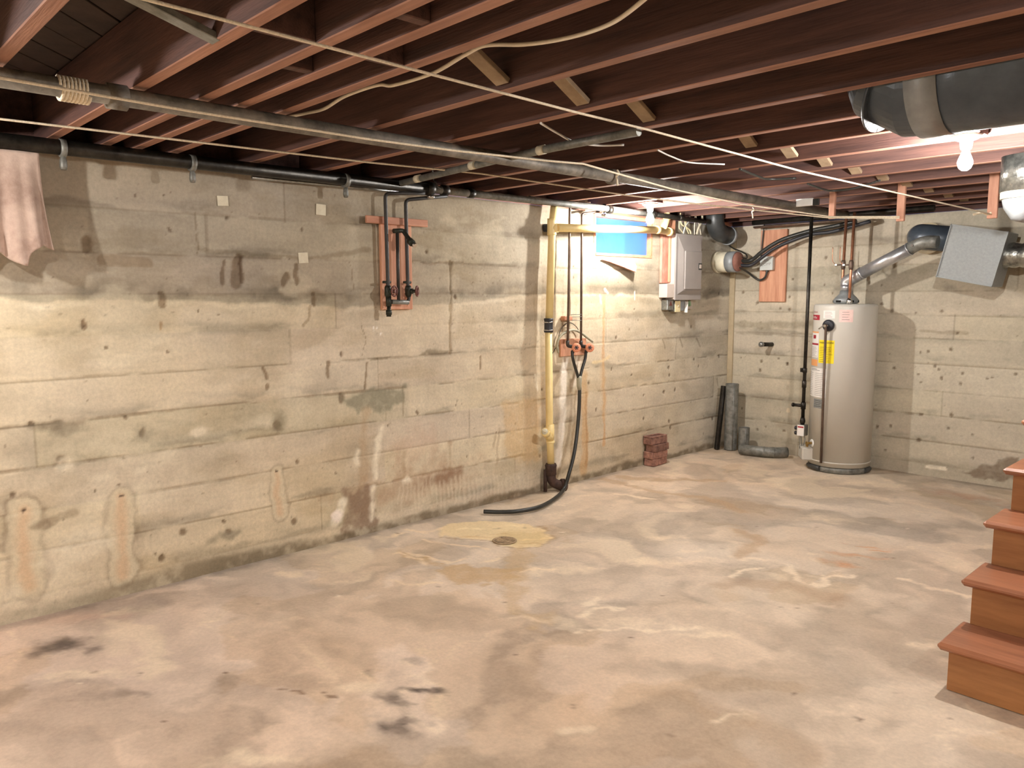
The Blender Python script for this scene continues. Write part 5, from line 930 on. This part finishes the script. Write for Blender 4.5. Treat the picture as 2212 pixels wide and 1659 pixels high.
g = G(); a = Vector((cb.x+0.17, 6.52, cb.z-0.0)); pts = []; rs_ = []
for i in range(60): pts.append(a+Vector((i*0.022, 0, -0.0012*i))); rs_.append(0.090+0.004*math.sin(i*2.2)+0.002*math.sin(i*0.9))
g.tube(pts, rs_, 22); tag(g.build('flexible_duct', 'foil'), 'crinkled foil duct leaving the right side of the square metal box', 'duct')
# ------------------------------------------------------------------ big black duct and second duct
t = thing('main_duct', (3.6, 2.95, 2.04), 'big black wrapped duct hanging between joists at the upper right', 'duct')
yd, zd, rd = 2.95, 2.232, 0.187
g = G(); pts = [(6.5, yd, zd), (5, yd, zd), (3.6, yd, zd), (3.2, yd, zd), (3.10, yd, zd)]; g.tube(pts, rd, 40); g.build('straight_run', 'duct', t)
g = G(); pts = [Vector((3.14, yd, zd)), Vector((3.03, yd, zd+0.006)), Vector((2.95, yd, zd+0.05)), Vector((2.91, yd, zd+0.12)), Vector((2.895, yd, zd+0.18))]; g.tube(pts, [rd, rd*1.0, rd*0.96, rd*0.80, rd*0.75], 40, smooth=False); g.build('elbow', 'duct', t)
g = G(); g.tube([(3.045, yd, zd), (3.145, yd, zd)], rd+0.003, 40); g.build('tape_band', 'tape', t)
g = G(); 
for x in (2.955,): g.tube([(x-0.004, yd, zd+0.03), (x+0.004, yd, zd+0.026)], rd+0.002, 40)
g.build('crimp', 'duct', t)
sc2 = U(2205, 410, 1, 4.65); t = thing('second_duct', (sc2.x, 4.65, sc2.z), 'black duct end with a pale band, at the right edge beside the hanging posts', 'duct')
rr = abs(U(2152, 400, 1, 4.65).x-sc2.x)*1.0; zb1 = U(2205, 452, 1, 4.65).z; zm1 = U(2205, 428, 1, 4.65).z; zm0 = U(2205, 415, 1, 4.65).z; cx_ = sc2.x+0.03
g = G(); g.tube([(cx_, 4.65, 2.195), (cx_, 4.65, zm0)], rr*1.1, 30); g.build('upper_wrap', 'foil', t)
g = G(); g.tube([(cx_, 4.65, zm0+0.005), (cx_, 4.65, zm1-0.005)], rr*1.06, 30); g.build('pale_band', 'pvcw', t)
g = G(); g.tube([(cx_, 4.65, zm1), (cx_, 4.65, zb1+0.02), (cx_+0.01, 4.65, zb1-0.01), (cx_+0.03, 4.65, zb1-0.03)], [rr*1.0, rr*0.9, rr*0.75, rr*0.5], 30); g.build('lower_end', 'tape', t)
# white box between the far joists
a = U(1722, 431, 1, 5.58); b = U(1757, 444, 1, 5.58); g = G(); g.span((a.x, 5.560, b.z), (b.x, 5.584, a.z), 0.003); tag(g.build('white_box', 'white'), 'small white rectangular box on a far joist, above the wall plank', 'electrical box')
a = U(1757, 430, 1, 5.58); b = U(1770, 443, 1, 5.58); g = G(); g.span((a.x, 5.566, b.z), (b.x, 5.584, a.z), 0.003); tag(g.build('dark_box', 'hose'), 'small dark box touching the right end of the white box on a far joist', 'electrical box')

# ------------------------------------------------------------------ stairs
XS, YS, RISE, RUN = 3.19, 3.128, 0.187, 0.243
t = thing('staircase', (XS+0.45, YS, 0), 'reddish brown wooden staircase rising at the right edge of the photo', 'stairs')
NS = 9; g0 = G(); g0.span((XS, YS, 0.0), (XS+0.92, YS+0.018, RISE-0.03), 0.001); ris = g0.build('riser', 'riser', t)
g0 = G(); g0.span((XS-0.035, YS-0.030, RISE-0.030), (XS+0.95, YS+RUN+0.018, RISE), 0.011); trd = g0.build('tread', 'tread', t); rb_, tb_ = ris.location.copy(), trd.location.copy()
for i in range(1, NS):
    o = copyo(ris); o.location = rb_+Vector((0, RUN*i, RISE*i)); o = copyo(trd); o.location = tb_+Vector((0, RUN*i, RISE*i))
for xs_ in (XS+0.012, XS+0.88):
    pts = [(xs_, YS+0.02, 0.0)]
    for i in range(NS): pts += [(xs_, YS+0.02+RUN*i, RISE*(i+1)-0.031), (xs_, YS+0.018+RUN*(i+1), RISE*(i+1)-0.031)]
    pts += [(xs_, YS+RUN*NS+0.018, 0.0)]
    g = G(); g.prism(pts, (0.028, 0, 0)); g.build('stringer', 'stringer', t)
# ------------------------------------------------------------------ floor drain
dc = PF(1090, 1168); t = thing('floor_drain', (dc.x, dc.y, 0), 'round slotted drain grate set in the floor beyond the hose end', 'drain')
g = G(); R_ = 0.075; g.lathe([(R_, 0.001), (R_, 0.004), (R_-0.012, 0.004), (R_-0.012, 0.001)], (dc.x, dc.y, 0), (0, 0, 1), 28)
for i in range(-4, 5):
    h_ = math.sqrt(max(0, (R_-0.011)**2-(i*0.014)**2)); g.span((dc.x+i*0.014-0.0035, dc.y-h_, 0.001), (dc.x+i*0.014+0.0035, dc.y+h_, 0.004))
for s_ in (-0.03, 0.0, 0.03):
    h_ = math.sqrt((R_-0.011)**2-s_*s_); g.span((dc.x-h_, dc.y+s_-0.003, 0.001), (dc.x+h_, dc.y+s_+0.003, 0.0042))
g.build('grate', 'drain', t); g = G(); g.lathe([(R_-0.010, 0.0004), (R_-0.010, 0.001)], (dc.x, dc.y, 0), (0, 0, 1), 24); g.build('drain_hole', 'hole', t)
